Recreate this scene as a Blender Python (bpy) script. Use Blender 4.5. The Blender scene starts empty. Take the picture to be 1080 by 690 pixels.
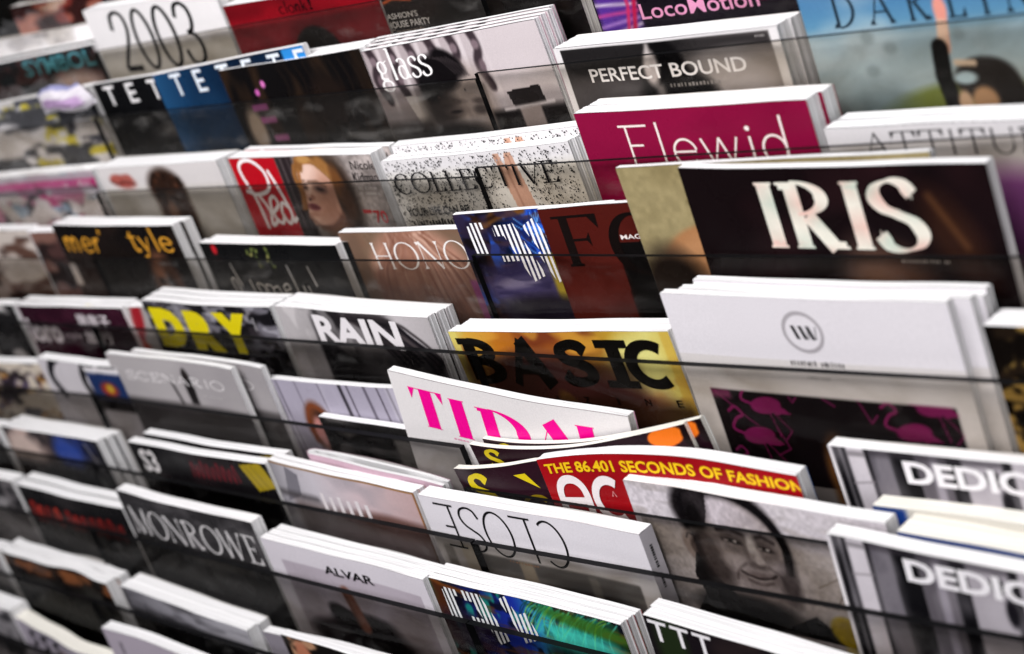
import bpy, math, random
import numpy as np
from mathutils import Matrix, Vector

# ------------------------------------------------------------------ camera, world, light, exposure
SC = bpy.context.scene
COL = SC.collection
LEAN = math.radians(16)                       # the covers lean back by this much
UP = np.array([0, math.sin(LEAN), math.cos(LEAN)])       # up along a cover
OUT = np.array([0, -math.cos(LEAN), math.sin(LEAN)])     # out of a cover, to the viewer
EX = np.array([1.0, 0, 0])
STEP, POCKET = 0.061438, 0.032121             # drop and advance from one tier to the next
BASE = np.array([0, 0, 1.15])                 # top edge of tier 0 above the floor
FLOOR = 0.235                                 # pocket floor below the tier's top edge

cam = bpy.data.cameras.new('camera')
cam.sensor_fit = 'HORIZONTAL'; cam.sensor_width = 36; cam.lens = 63.22
cam.clip_start = 0.02; cam.clip_end = 100
cam.dof.use_dof = True; cam.dof.focus_distance = 1.32; cam.dof.aperture_fstop = 4.5; cam.dof.aperture_blades = 0
co = bpy.data.objects.new('camera', cam); COL.objects.link(co)
M = Matrix(((0.654195, -0.029792, 0.755739), (0.55562, 0.696872, -0.453493), (-0.513143, 0.716577, 0.472442))).to_4x4()
M.translation = Vector(BASE + np.array([0, -0.734113, 0.492257]))
co.matrix_world = M
SC.camera = co

w = bpy.data.worlds.new('World'); SC.world = w; w.use_nodes = True
w.node_tree.nodes['Background'].inputs[0].default_value = (0.86, 0.90, 1.0, 1)
w.node_tree.nodes['Background'].inputs[1].default_value = 0.06

def area(name, loc, target, sx, sy, power, colour):
    l = bpy.data.lights.new(name, 'AREA'); l.shape = 'RECTANGLE'; l.size = sx; l.size_y = sy
    l.energy = power; l.color = colour
    o = bpy.data.objects.new(name, l); COL.objects.link(o); o.location = loc
    o.rotation_euler = (Vector(target) - Vector(loc)).to_track_quat('-Z', 'Y').to_euler()
    return o
area('ceiling_lamp', (-1.0, -0.45, 2.55), (-1.05, 0.0, 1.1), 1.8, 0.8, 46, (1.0, 0.975, 0.985))
area('front_fill_lamp', (0.5, -2.4, 2.2), (-1.0, 0, 1.1), 1.9, 1.9, 34, (0.985, 0.965, 1.0))  # unseen soft lamp added in front as fill for the covers

SC.view_settings.view_transform = 'Standard'; SC.view_settings.look = 'None'
SC.view_settings.exposure = 0.0; SC.view_settings.gamma = 1.0
SC.render.engine = 'CYCLES'
SC.cycles.transparent_max_bounces = 24; SC.cycles.max_bounces = 8
SC.cycles.use_denoising = True
SC.cycles.caustics_reflective = False; SC.cycles.caustics_refractive = False

# ------------------------------------------------------------------ materials
def nmat(name):
    m = bpy.data.materials.new(name); m.use_nodes = True
    nt = m.node_tree; nt.nodes.clear()
    out = nt.nodes.new('ShaderNodeOutputMaterial')
    return m, nt, out

def noise(nt, scale, vec=None, detail=3, stretch=None):
    n = nt.nodes.new('ShaderNodeTexNoise'); n.inputs['Scale'].default_value = scale
    n.inputs['Detail'].default_value = detail
    tc = nt.nodes.new('ShaderNodeTexCoord')
    if stretch:
        mp = nt.nodes.new('ShaderNodeMapping'); mp.inputs['Scale'].default_value = stretch
        nt.links.new(tc.outputs['Object'], mp.inputs['Vector']); nt.links.new(mp.outputs[0], n.inputs['Vector'])
    else:
        nt.links.new(tc.outputs['Object'], n.inputs['Vector'])
    return n

def ramp(nt, src, a, b, ca, cb):
    r = nt.nodes.new('ShaderNodeMapRange')
    r.inputs['From Min'].default_value = a; r.inputs['From Max'].default_value = b
    r.inputs['To Min'].default_value = ca; r.inputs['To Max'].default_value = cb
    nt.links.new(src, r.inputs['Value']); return r.outputs[0]

def print_material(name, rough, spec):
    m, nt, out = nmat(name)
    b = nt.nodes.new('ShaderNodeBsdfPrincipled')
    at = nt.nodes.new('ShaderNodeAttribute'); at.attribute_name = 'ink'
    n = noise(nt, 900, detail=2)
    f = ramp(nt, n.outputs[0], 0.25, 0.75, 0.93, 1.05)
    mx = nt.nodes.new('ShaderNodeVectorMath'); mx.operation = 'SCALE'
    nt.links.new(at.outputs['Color'], mx.inputs[0]); nt.links.new(f, mx.inputs['Scale'])
    nt.links.new(mx.outputs[0], b.inputs['Base Color'])
    n2 = noise(nt, 35, detail=4)
    nt.links.new(ramp(nt, n2.outputs[0], 0.3, 0.7, rough - 0.07, rough + 0.1), b.inputs['Roughness'])
    b.inputs['Specular IOR Level'].default_value = spec
    n3 = noise(nt, 14, detail=2)
    bp = nt.nodes.new('ShaderNodeBump'); bp.inputs['Strength'].default_value = 0.12; bp.inputs['Distance'].default_value = 0.004
    nt.links.new(n3.outputs[0], bp.inputs['Height']); nt.links.new(bp.outputs[0], b.inputs['Normal'])
    nt.links.new(b.outputs[0], out.inputs[0]); return m
GLOSS = print_material('glossy_print', 0.28, 0.07)
MATT = print_material('matt_print', 0.5, 0.08)

def paper_material(name, base, dark):
    m, nt, out = nmat(name)
    b = nt.nodes.new('ShaderNodeBsdfPrincipled'); b.inputs['Roughness'].default_value = 0.8
    b.inputs['Specular IOR Level'].default_value = 0.1
    n = noise(nt, 1, detail=2, stretch=(1.5, 900, 1.5))
    n2 = noise(nt, 1, detail=3, stretch=(4, 300, 4))
    a = ramp(nt, n.outputs[0], 0.33, 0.50, 0.0, 1.0)
    c = ramp(nt, n2.outputs[0], 0.28, 0.42, 0.0, 1.0)
    ml = nt.nodes.new('ShaderNodeMath'); ml.operation = 'MULTIPLY'
    nt.links.new(ramp(nt, a, 0, 1, 0.55, 1.0), ml.inputs[0]); nt.links.new(ramp(nt, c, 0, 1, 0.55, 1.0), ml.inputs[1])
    mx = nt.nodes.new('ShaderNodeMix'); mx.data_type = 'RGBA'
    nt.links.new(ml.outputs[0], mx.inputs['Factor'])
    mx.inputs['A'].default_value = (*dark, 1); mx.inputs['B'].default_value = (*base, 1)
    nt.links.new(mx.outputs['Result'], b.inputs['Base Color'])
    nt.links.new(b.outputs[0], out.inputs[0]); return m
PAPER = paper_material('white_pages', (0.81, 0.805, 0.805), (0.10, 0.10, 0.105))
CREAM = paper_material('cream_pages', (0.78, 0.76, 0.69), (0.36, 0.34, 0.28))

def plain(name, col, rough, spec=0.5, var=0.2):
    m, nt, out = nmat(name)
    b = nt.nodes.new('ShaderNodeBsdfPrincipled'); b.inputs['Specular IOR Level'].default_value = spec
    n = noise(nt, 60, detail=4)
    f = ramp(nt, n.outputs[0], 0.3, 0.7, 1 - var, 1 + var)
    mx = nt.nodes.new('ShaderNodeVectorMath'); mx.operation = 'SCALE'; mx.inputs[0].default_value = col
    nt.links.new(f, mx.inputs['Scale']); nt.links.new(mx.outputs[0], b.inputs['Base Color'])
    b.inputs['Roughness'].default_value = rough
    nt.links.new(b.outputs[0], out.inputs[0]); return m
BLACK = plain('black_metal', (0.004, 0.004, 0.004), 0.6, 0.1)
EDGE = plain('dark_acrylic_edge', (0.004, 0.004, 0.0045), 0.55, 0.08)

def acrylic_material(name, tint, haze_lo, haze_hi, hazecol):
    m, nt, out = nmat(name)
    tr = nt.nodes.new('ShaderNodeBsdfTransparent'); tr.inputs[0].default_value = (*tint, 1)
    df = nt.nodes.new('ShaderNodeBsdfDiffuse'); df.inputs[0].default_value = (*hazecol, 1)
    gl = nt.nodes.new('ShaderNodeBsdfGlossy'); gl.inputs['Roughness'].default_value = 0.12
    n = noise(nt, 1, detail=6, stretch=(22, 60, 34)); n.inputs['Distortion'].default_value = 1.2
    n2 = noise(nt, 1, detail=3, stretch=(7, 30, 90))
    ad = nt.nodes.new('ShaderNodeMath'); ad.operation = 'MULTIPLY'
    nt.links.new(ramp(nt, n.outputs[0], 0.50, 0.74, 0.0, 1.0), ad.inputs[0])
    nt.links.new(ramp(nt, n2.outputs[0], 0.42, 0.66, 0.08, 1.0), ad.inputs[1])
    n3 = noise(nt, 1, detail=5, stretch=(16, 40, 26)); n3.inputs['Distortion'].default_value = 0.8
    tm = nt.nodes.new('ShaderNodeMix'); tm.data_type = 'RGBA'
    nt.links.new(ramp(nt, n3.outputs[0], 0.42, 0.68, 0.0, 1.0), tm.inputs['Factor'])
    tm.inputs['A'].default_value = (*tint, 1); tm.inputs['B'].default_value = (tint[0]*.86, tint[1]*.845, tint[2]*.82, 1)
    nt.links.new(tm.outputs['Result'], tr.inputs[0])
    m1 = nt.nodes.new('ShaderNodeMixShader')
    nt.links.new(ramp(nt, ad.outputs[0], 0.1, 0.9, haze_lo, haze_hi), m1.inputs[0])
    nt.links.new(tr.outputs[0], m1.inputs[1]); nt.links.new(df.outputs[0], m1.inputs[2])
    lw = nt.nodes.new('ShaderNodeLayerWeight'); lw.inputs[0].default_value = 0.5
    pw = nt.nodes.new('ShaderNodeMath'); pw.operation = 'POWER'; pw.inputs[1].default_value = 5.0
    nt.links.new(lw.outputs['Facing'], pw.inputs[0])
    m2 = nt.nodes.new('ShaderNodeMixShader'); nt.links.new(ramp(nt, pw.outputs[0], 0, 1, 0.006, 0.14), m2.inputs[0])
    nt.links.new(m1.outputs[0], m2.inputs[1]); nt.links.new(gl.outputs[0], m2.inputs[2])
    nt.links.new(m2.outputs[0], out.inputs[0]); return m
SMOKY = acrylic_material('smoky_acrylic', (0.75, 0.742, 0.735), 0.0, 0.08, (0.36, 0.35, 0.34))
PAINTED_SHEEN = acrylic_material('painted_sheen_acrylic', (0.80, 0.79, 0.775), 0.012, 0.15, (0.40, 0.385, 0.37))  # stronger pale haze paints the reflection of white page edges into the acrylic
WORN = acrylic_material('worn_acrylic', (0.88, 0.873, 0.868), 0.0, 0.08, (0.36, 0.35, 0.345))
CLEAR = acrylic_material('clear_acrylic', (0.94, 0.928, 0.91), 0.0, 0.05, (0.38, 0.36, 0.34))
FILM = acrylic_material('clear_film', (0.93, 0.93, 0.93), 0.05, 0.45, (0.85, 0.85, 0.87))

# ------------------------------------------------------------------ helpers: objects
def tag(o, label, cat, group=None, kind=None):
    o['label'] = label; o['category'] = cat
    if group: o['group'] = group
    if kind: o['kind'] = kind

def link_mesh(name, verts, faces, mats, parent=None, ink=None, fmat=None, smooth=False):
    me = bpy.data.meshes.new(name)
    me.from_pydata(verts, [], faces)
    for m in mats: me.materials.append(m)
    if ink is not None:
        ca = me.color_attributes.new('ink', 'FLOAT_COLOR', 'POINT')
        c4 = np.ones((len(verts), 4), np.float32)
        s = np.clip(np.asarray(ink, np.float32), 0, 1)
        c4[:, :3] = np.where(s <= 0.04045, s / 12.92, ((s + 0.055) / 1.055) ** 2.4)
        ca.data.foreach_set('color', c4.ravel())
    if fmat is not None: me.polygons.foreach_set('material_index', fmat)
    if smooth: me.polygons.foreach_set('use_smooth', [True] * len(me.polygons))
    me.update()
    o = bpy.data.objects.new(name, me); COL.objects.link(o)
    if parent: o.parent = parent
    return o

def tier(n): return BASE - n * STEP * UP + n * POCKET * OUT
def spot(n, x, h, d): return tier(n) + x * EX + h * UP - d * OUT

# ------------------------------------------------------------------ helpers: lettering (strokes drawn with a broad pen)
def curve(pts, k=7):
    P = np.array(pts, float); P = np.vstack([2 * P[0] - P[1], P, 2 * P[-1] - P[-2]]); r = []
    for i in range(1, len(P) - 2):
        for t in np.linspace(0, 1, k, endpoint=False):
            a, b, c, d = P[i-1:i+3]
            r.append(0.5 * ((2*b) + (c-a)*t + (2*a-5*b+4*c-d)*t*t + (3*b-a-3*c+d)*t**3))
    r.append(P[-2]); return np.array(r)
def arc(cx, cy, rx, ry, a0, a1, k=22):
    t = np.radians(np.linspace(a0, a1, k)); return np.stack([cx + rx*np.cos(t), cy + ry*np.sin(t)], 1)

# glyph: (advance, [(points, weight)...], [serif (x, y)...], [polygons])   weight: T thick, t thin, c contrast, s slanted pen
S_CURVE = [(.60,.80),(.50,.95),(.33,1),(.15,.92),(.09,.76),(.18,.61),(.36,.51),(.54,.40),(.62,.23),(.54,.07),(.34,0),(.15,.05),(.05,.22)]
G = {
 'I': (.42, [([(.2,0),(.2,1)],'T')], [(.2,0),(.2,1)], []),
 'T': (.80, [([(.4,0),(.4,1)],'T'), ([(.02,.985),(.78,.985)],'t')], [(.4,0)], [[(.02,1),(.17,1),(.05,.70)],[(.63,1),(.78,1),(.75,.70)]]),
 'D': (.84, [([(.17,0),(.17,1)],'T'), (arc(.2,.5,.55,.5,90,-90),'c')], [(.1,0),(.1,1)], []),
 'A': (.86, [([(.08,0),(.42,1)],'t'), ([(.40,1),(.74,0)],'T'), ([(.2,.34),(.62,.34)],'t')], [(.08,0),(.74,0)], []),
 'L': (.70, [([(.2,0),(.2,1)],'T'), ([(.05,.015),(.66,.015)],'t')], [(.2,1)], [[(.5,0),(.66,0),(.64,.28)]]),
 'R': (.86, [([(.18,0),(.18,1)],'T'), (arc(.2,.76,.40,.24,90,-90),'c'), ([(.34,.5),(.64,.0)],'T')], [(.18,0),(.1,1),(.70,0)], []),
 'S': (.70, [(curve(S_CURVE),'s')], [], [[(.60,.99),(.60,.72),(.54,.84)],[(.05,.01),(.05,.30),(.11,.14)]]),
 'C': (.82, [(arc(.44,.5,.38,.5,52,308,30),'c')], [], [[(.68,.97),(.68,.68),(.60,.84)],[(.68,.03),(.68,.26),(.60,.12)]]),
 'O': (.92, [(arc(.46,.5,.40,.5,0,360,40),'c')], [], []),
 'E': (.72, [([(.2,0),(.2,1)],'T'), ([(.05,.985),(.64,.985)],'t'), ([(.2,.52),(.5,.52)],'t'), ([(.05,.015),(.66,.015)],'t')], [], [[(.5,1),(.64,1),(.63,.74)],[(.5,0),(.66,0),(.65,.28)],[(.49,.66),(.49,.38),(.43,.52)]]),
 'F': (.70, [([(.2,0),(.2,1)],'T'), ([(.05,.985),(.64,.985)],'t'), ([(.2,.52),(.48,.52)],'t')], [(.2,0)], [[(.5,1),(.64,1),(.63,.72)],[(.48,.66),(.48,.38),(.42,.52)]]),
 'V': (.84, [([(.10,1),(.43,0)],'T'), ([(.43,0),(.76,1)],'t')], [(.10,1),(.76,1)], []),
 'H': (.90, [([(.16,0),(.16,1)],'T'), ([(.72,0),(.72,1)],'T'), ([(.16,.5),(.72,.5)],'t')], [(.16,0),(.16,1),(.72,0),(.72,1)], []),
 'N': (.90, [([(.14,0),(.14,1)],'t'), ([(.14,1),(.74,0)],'T'), ([(.74,0),(.74,1)],'t')], [(.14,0),(.08,1),(.74,1)], []),
 'U': (.86, [([(.16,1),(.16,.35)],'T'), (arc(.43,.35,.27,.35,180,360),'c'), ([(.70,.35),(.70,1)],'t')], [(.16,1),(.70,1)], []),
 'B': (.80, [([(.18,0),(.18,1)],'T'), (arc(.2,.75,.36,.25,90,-90),'c'), (arc(.2,.26,.44,.26,90,-90),'c')], [(.12,0),(.12,1)], []),
 'M': (1.0, [([(.12,0),(.12,1)],'t'), ([(.12,1),(.46,0)],'T'), ([(.46,0),(.80,1)],'t'), ([(.80,1),(.80,0)],'T')], [(.12,0),(.80,0)], []),
 'W': (1.1, [([(.06,1),(.30,0)],'T'), ([(.30,0),(.52,1)],'t'), ([(.50,1),(.74,0)],'T'), ([(.74,0),(.98,1)],'t')], [(.06,1),(.98,1)], []),
 'P': (.76, [([(.18,0),(.18,1)],'T'), (arc(.2,.74,.40,.26,90,-90),'c')], [(.18,0),(.12,1)], []),
 'Y': (.84, [([(.08,1),(.40,.48)],'T'), ([(.40,.48),(.72,1)],'t'), ([(.40,0),(.40,.48)],'T')], [(.40,0),(.08,1),(.72,1)], []),
 'G': (.86, [(arc(.44,.5,.38,.5,52,325,30),'c'), ([(.72,.42),(.72,.1)],'T')], [(.72,.44)], []),
 # lower case (x-height .62)
 'l': (.30, [([(.14,0),(.14,1.05)],'T')], [(.14,0),(.08,1.05)], []),
 'a': (.58, [(arc(.24,.20,.16,.20,0,360,24),'c'), ([(.42,.02),(.42,.45)],'T'), (arc(.26,.45,.16,.17,0,150,14),'c')], [(.46,0)], []),
 's': (.46, [(np.array(curve(S_CURVE))*np.array([.62,.62]),'s')], [], []),
 'g': (.58, [(arc(.24,.43,.16,.18,0,360,24),'c'), (arc(.25,-.14,.22,.17,0,360,24),'c'), ([(.14,.26),(.11,.12),(.2,.05),(.36,.03)],'T'), ([(.36,.56),(.52,.62)],'t')], [], []),
 'e': (.58, [(arc(.28,.31,.22,.31,10,325,26),'c'), ([(.07,.33),(.49,.33)],'t')], [], []),
 'w': (.86, [([(.05,.62),(.22,0)],'T'), ([(.22,0),(.40,.62)],'t'), ([(.40,.62),(.57,0)],'T'), ([(.57,0),(.74,.62)],'t')], [], []),
 'i': (.26, [([(.12,0),(.12,.62)],'T'), (arc(.12,.80,.025,.025,0,360,10),'T')], [], []),
 'd': (.60, [(arc(.27,.31,.21,.31,0,360,26),'c'), ([(.48,0),(.48,1.05)],'T')], [], []),
 'c': (.54, [(arc(.28,.31,.22,.31,45,315,22),'c')], [], []),
 'o': (.60, [(arc(.29,.31,.24,.31,0,360,28),'c')], [], []),
 'm': (.92, [([(.10,0),(.10,.62)],'T'), (curve([(.12,.40),(.24,.60),(.38,.52),(.40,.3),(.40,0)]),'T'), (curve([(.42,.40),(.54,.60),(.68,.52),(.70,.3),(.70,0)]),'T')], [], []),
 'r': (.44, [([(.10,0),(.10,.62)],'T'), (curve([(.12,.36),(.22,.56),(.36,.58)]),'T')], [], []),
 't': (.40, [([(.16,.85),(.15,.1),(.22,.0),(.34,.04)],'T'), ([(.0,.62),(.34,.62)],'t')], [], []),
 'y': (.60, [([(.06,.62),(.24,.04)],'T'), (curve([(.46,.62),(.28,.08),(.16,-.22),(.0,-.24)]),'t')], [], []),
 'v': (.52, [([(.05,.62),(.22,0)],'T'), ([(.22,0),(.40,.62)],'t')], [], []),
 'n': (.60, [([(.10,0),(.10,.62)],'T'), (curve([(.12,.40),(.24,.60),(.38,.52),(.41,.3),(.41,0)]),'T')], [], []),
 'k': (.54, [([(.10,0),(.10,1.05)],'T'), ([(.42,.62),(.12,.28)],'t'), ([(.22,.36),(.44,0)],'T')], [], []),
 "'": (.20, [([(.1,.8),(.12,1)],'T')], [], []),
 # tall narrow figures
 '2': (.60, [(curve([(.06,.70),(.12,.93),(.28,1),(.44,.93),(.48,.74),(.40,.52),(.20,.24),(.06,.02)]),'c'), ([(.06,.02),(.52,.02)],'T')], [], []),
 '0': (.62, [(arc(.29,.5,.23,.5,0,360,40),'c')], [], []),
 '3': (.60, [(curve([(.06,.78),(.14,.96),(.30,1),(.44,.90),(.46,.72),(.38,.56),(.24,.52)]),'c'), (curve([(.24,.52),(.42,.46),(.50,.28),(.44,.08),(.28,0),(.12,.05),(.05,.24)]),'c')], [], []),
 ' ': (.40, [], [], []),
}
def ribbon(P, wid):
    P = np.array(P, float); d = np.gradient(P, axis=0); d /= np.linalg.norm(d, axis=1)[:, None] + 1e-9
    nrm = np.stack([-d[:, 1], d[:, 0]], 1) * (wid / 2)[:, None]
    a, b = P + nrm, P - nrm
    return [[tuple(a[i]), tuple(a[i+1]), tuple(b[i+1]), tuple(b[i])] for i in range(len(P) - 1)]

def stroke_text(s, x0, x1, y0, y1, thick=.16, thin=.03, serif=.0, shear=0., track=0., asp=None):
    """Polygons in mm: caps stand from y1 (baseline, lower) to y0 (cap line); the whole word spans x0..x1."""
    h = y1 - y0; adv = 0; polys = []
    tot = sum(G[c][0] + track for c in s) - track
    sx = (x1 - x0) / tot
    for c in s:
        a, st, se, pg = G[c]
        for P, k in st:
            P = np.array(P, float)
            if len(P) == 2: P = np.linspace(P[0], P[1], 4)
            Q = np.stack([x0 + (adv + P[:, 0]) * sx + shear * P[:, 1] * h, y1 - P[:, 1] * h], 1)
            d = np.gradient(Q, axis=0); ang = np.arctan2(d[:, 1], d[:, 0])
            if k == 'T': wd = np.full(len(Q), thick)
            elif k == 't': wd = np.full(len(Q), thin)
            elif k == 's': wd = thin + (thick - thin) * np.abs(np.sin(ang - math.radians(-12)))**1.3
            else: wd = thin + (thick - thin) * np.abs(np.sin(ang))**1.4
            polys += ribbon(Q, wd * h)
        if serif:
            for (px, py) in se:
                cx = x0 + (adv + px) * sx + shear * py * h; cy = y1 - py * h; e = thin * h
                yy = cy - e if py < .3 else cy
                polys.append([(cx - serif*h, yy), (cx + serif*h, yy), (cx + serif*h, yy + e), (cx - serif*h, yy + e)])
                up = -1 if py < .3 else 1; t = thick * h / 2
                yb = yy if py < .3 else yy + e
                polys.append([(cx - serif*h*.7, yb), (cx + serif*h*.7, yb), (cx + t*.9, yb + up*h*.07), (cx - t*.9, yb + up*h*.07)])
        if serif:
            for p in pg: polys.append([(x0 + (adv + q[0]) * sx + shear * q[1] * h, y1 - q[1] * h) for q in p])
        adv += a + track
    return polys

_fc = {}
def font_text(s, x0, x1, y0, y1, bold=0.0, shear=0., wrap=None):
    """Sans-serif word in the built-in typeface, fitted to a box in mm."""
    key = (s, bold)
    if key not in _fc:
        cu = bpy.data.curves.new('lettering', 'FONT'); cu.body = s; cu.offset = bold; cu.resolution_u = 3
        ob = bpy.data.objects.new('lettering', cu); COL.objects.link(ob)
        dg = bpy.context.evaluated_depsgraph_get()
        me = bpy.data.meshes.new_from_object(ob.evaluated_get(dg))
        V = np.array([v.co[:2] for v in me.vertices]); F = [list(p.vertices) for p in me.polygons]
        bpy.data.objects.remove(ob); bpy.data.curves.remove(cu); bpy.data.meshes.remove(me)
        _fc[key] = (V, F)
    V, F = _fc[key]
    lo, hi = V.min(0), V.max(0); U = (V - lo) / (hi - lo)
    X = x0 + U[:, 0] * (x1 - x0) + shear * U[:, 1] * (y1 - y0); Y = y1 - U[:, 1] * (y1 - y0)
    if wrap: Y = Y + np.array([wrap(x) for x in X])
    return [[(X[i], Y[i]) for i in f] for f in F]

# ------------------------------------------------------------------ helpers: printed pictures
def vnoise(X, Y, sx, sy, seed):
    r = np.random.default_rng(seed); nx = int(X.max() / sx) + 4; ny = int(Y.max() / sy) + 4
    g = r.random((ny, nx)); fx = np.maximum(X / sx, 0); fy = np.maximum(Y / sy, 0)
    ix = np.minimum(fx.astype(int), nx - 2); iy = np.minimum(fy.astype(int), ny - 2); tx = fx - ix; ty = fy - iy
    tx = tx*tx*(3-2*tx); ty = ty*ty*(3-2*ty)
    return (g[iy, ix]*(1-tx) + g[iy, ix+1]*tx)*(1-ty) + (g[iy+1, ix]*(1-tx) + g[iy+1, ix+1]*tx)*ty
def C(v):
    if isinstance(v, (int, float)): return np.array([v, v, v], float)
    if isinstance(v, str): return np.array([int(v[i:i+2], 16) for i in (0, 2, 4)]) / 255
    return np.array(v, float)

class Art:
    def __init__(self, w, gh=98, res=1.4):
        self.w, self.gh = w, gh
        self.nx = int(w / res) + 1; self.ny = int(gh / res) + 1; self.res = res
        self.X, self.Y = np.meshgrid(np.linspace(0, w, self.nx), np.linspace(0, gh, self.ny))
        self.im = np.zeros((self.ny, self.nx, 3)); self.vec = []; self.k = 0
    def fill(s, c): s.im[:] = C(c); return s
    def mix(s, a, c):
        a = np.clip(a, 0, 1)[..., None]; s.im = s.im * (1 - a) + (c if isinstance(c, np.ndarray) and c.ndim == 3 else C(c)) * a; return s
    def gx(s, stops):
        t = s.X / s.w; s.im = np.stack([np.interp(t, [p for p, _ in stops], [C(c)[i] for _, c in stops]) for i in range(3)], -1); return s
    def gy(s, stops):
        s.im = np.stack([np.interp(s.Y, [p for p, _ in stops], [C(c)[i] for _, c in stops]) for i in range(3)], -1); return s
    def rect(s, x0, y0, x1, y1, c, soft=.7, a=1, sh=0):
        X = s.X - sh * (s.Y - y0)
        m = np.clip((X-x0)/soft+.5,0,1)*np.clip((x1-X)/soft+.5,0,1)*np.clip((s.Y-y0)/soft+.5,0,1)*np.clip((y1-s.Y)/soft+.5,0,1)
        return s.mix(m*a, c)
    def ell(s, cx, cy, rx, ry, c, soft=.2, rot=0, a=1):
        r = math.radians(rot); x = s.X-cx; y = s.Y-cy
        u = (x*math.cos(r)+y*math.sin(r))/rx; v = (-x*math.sin(r)+y*math.cos(r))/ry
        return s.mix(np.clip((1-np.hypot(u, v))/soft+.5, 0, 1)*a, c)
    def line(s, pts, wd, c, soft=1.0, a=1):
        P = np.array(pts, float); m = np.full(s.X.shape, 1e9)
        for p, q in zip(P[:-1], P[1:]):
            d = q-p; t = np.clip(((s.X-p[0])*d[0]+(s.Y-p[1])*d[1])/(d@d+1e-9), 0, 1)
            m = np.minimum(m, np.hypot(s.X-p[0]-t*d[0], s.Y-p[1]-t*d[1]))
        return s.mix(np.clip((wd/2-m)/soft+.5, 0, 1)*a, c)
    def poly(s, pts, c, a=1):
        P = pts; m = np.zeros(s.X.shape, bool); j = len(P)-1
        for i in range(len(P)):
            (xi, yi), (xj, yj) = P[i], P[j]
            m ^= ((yi > s.Y) != (yj > s.Y)) & (s.X < (xj-xi)*(s.Y-yi)/((yj-yi) or 1e-9)+xi); j = i
        return s.mix(m*a*1.0, c)
    def grain(s, sx, sy, amt, seed=0, tint=None):
        n = (vnoise(s.X, s.Y, sx, sy, seed)-.5)*2*amt
        s.im = np.clip(s.im*(1+n[..., None]*1.0) + (n[..., None]*.15), 0, 1); return s
    def clouds(s, sx, sy, lo, hi, c, seed=0, a=1):
        n = vnoise(s.X, s.Y, sx, sy, seed)*.65+vnoise(s.X, s.Y, sx/2.6, sy/2.6, seed+1)*.35
        return s.mix(np.clip((n-lo)/(hi-lo), 0, 1)*a, c)
    def v(s, polys, c): s.vec.append((polys, c if callable(c) else C(c))); return s
    def box(s, x0, y0, x1, y1, c): 
        xs = np.linspace(x0, x1, 9)
        return s.v([[(a, y0), (b, y0), (b, y1), (a, y1)] for a, b in zip(xs[:-1], xs[1:])], c)
    def txt(s, t, x0, x1, y0, y1, c, bold=0., shear=0., wrap=None): return s.v(font_text(t, x0, x1, y0, y1, bold, shear, wrap), c)
    def ser(s, t, x0, x1, y0, y1, c, **k): return s.v(stroke_text(t, x0, x1, y0, y1, **k), c)
    def ticks(s, x0, x1, y0, y1, c, seed=0, n=26):
        r = random.Random(seed); p = []; x = x0
        while x < x1:
            wd = (x1-x0)/n*r.uniform(.25, .7)
            if r.random() < .85:
                a = y0 + (y1-y0)*r.uniform(0, .3)
                p.append([(x, a), (x+wd, a), (x+wd, y1), (x, y1)])
            x += (x1-x0)/n
        return s.v(p, c)
    def face(s, cx, cy, k, skin, hair=None, turn=0., shade=.45, lips=None):
        """a generic printed portrait: k = half the face's height in mm"""
        sk = C(skin); dk = sk*shade
        s.ell(cx, cy, k*.74, k, sk, .12)
        s.ell(cx+k*(.45-turn), cy+k*.1, k*.42, k*.95, dk, .9, 0, .75)
        s.ell(cx-k*.60, cy+k*.25, k*.2, k*.7, dk, .9, 0, .5)
        ex = turn*k*.5
        for sgn in (-1, 1):
            x = cx+ex+sgn*k*.30
            s.ell(x, cy-k*.06, k*.24, k*.15, dk*.7, .9, 0, .85); s.ell(x, cy-k*.04, k*.14, k*.05, .04, .7, 0, .9)
            s.line([(x-k*.19, cy-k*.19), (x, cy-k*.24), (x+k*.19, cy-k*.19)], k*.06, dk*.5, k*.1, .7)
        s.line([(cx+ex+k*.07, cy-k*.1), (cx+ex+k*.12, cy+k*.26)], k*.09, dk, k*.12, .6)
        s.ell(cx+ex, cy+k*.30, k*.15, k*.06, dk*.7, .9, 0, .8)
        s.ell(cx+ex*.9, cy+k*.55, k*.25, k*.075, lips if lips is not None else dk*.7, .5)
        s.line([(cx+ex*.9-k*.25, cy+k*.54), (cx+ex*.9, cy+k*.56), (cx+ex*.9+k*.25, cy+k*.54)], k*.03, dk*.35, k*.03)
        s.ell(cx+ex*.9, cy+k*.69, k*.2, k*.06, dk, .9, 0, .5)
        return s
def fan(polys_in):
    return polys_in

def striped(polys, pitch, duty, lean=0.0):
    """keep only slanting stripes of a set of polygons (hatched letters)"""
    xs = [q[0] for p in polys for q in p]; ys = [q[1] for p in polys for q in p]; out = []
    st = .5
    for y in np.arange(min(ys), max(ys), st):
        ym = y+st/2; spans = []
        for p in polys:
            ix = []
            for a, b in zip(p, p[1:]+p[:1]):
                if (a[1] > ym) != (b[1] > ym): ix.append(a[0]+(ym-a[1])*(b[0]-a[0])/(b[1]-a[1]))
            ix.sort(); spans += list(zip(ix[::2], ix[1::2]))
        spans.sort(); mg = []
        for a, b in spans:
            if mg and a <= mg[-1][1]: mg[-1][1] = max(b, mg[-1][1])
            else: mg.append([a, b])
        for a, b in mg:
            k0 = math.floor((a-lean*ym)/pitch)
            for k in range(k0, k0+int((b-a)/pitch)+3):
                s0 = k*pitch+lean*ym; s1 = s0+pitch*duty; l, r = max(a, s0), min(b, s1)
                if r-l > .1: out.append([(l, y), (r, y), (r, y+st), (l, y+st)])
    return out

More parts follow.
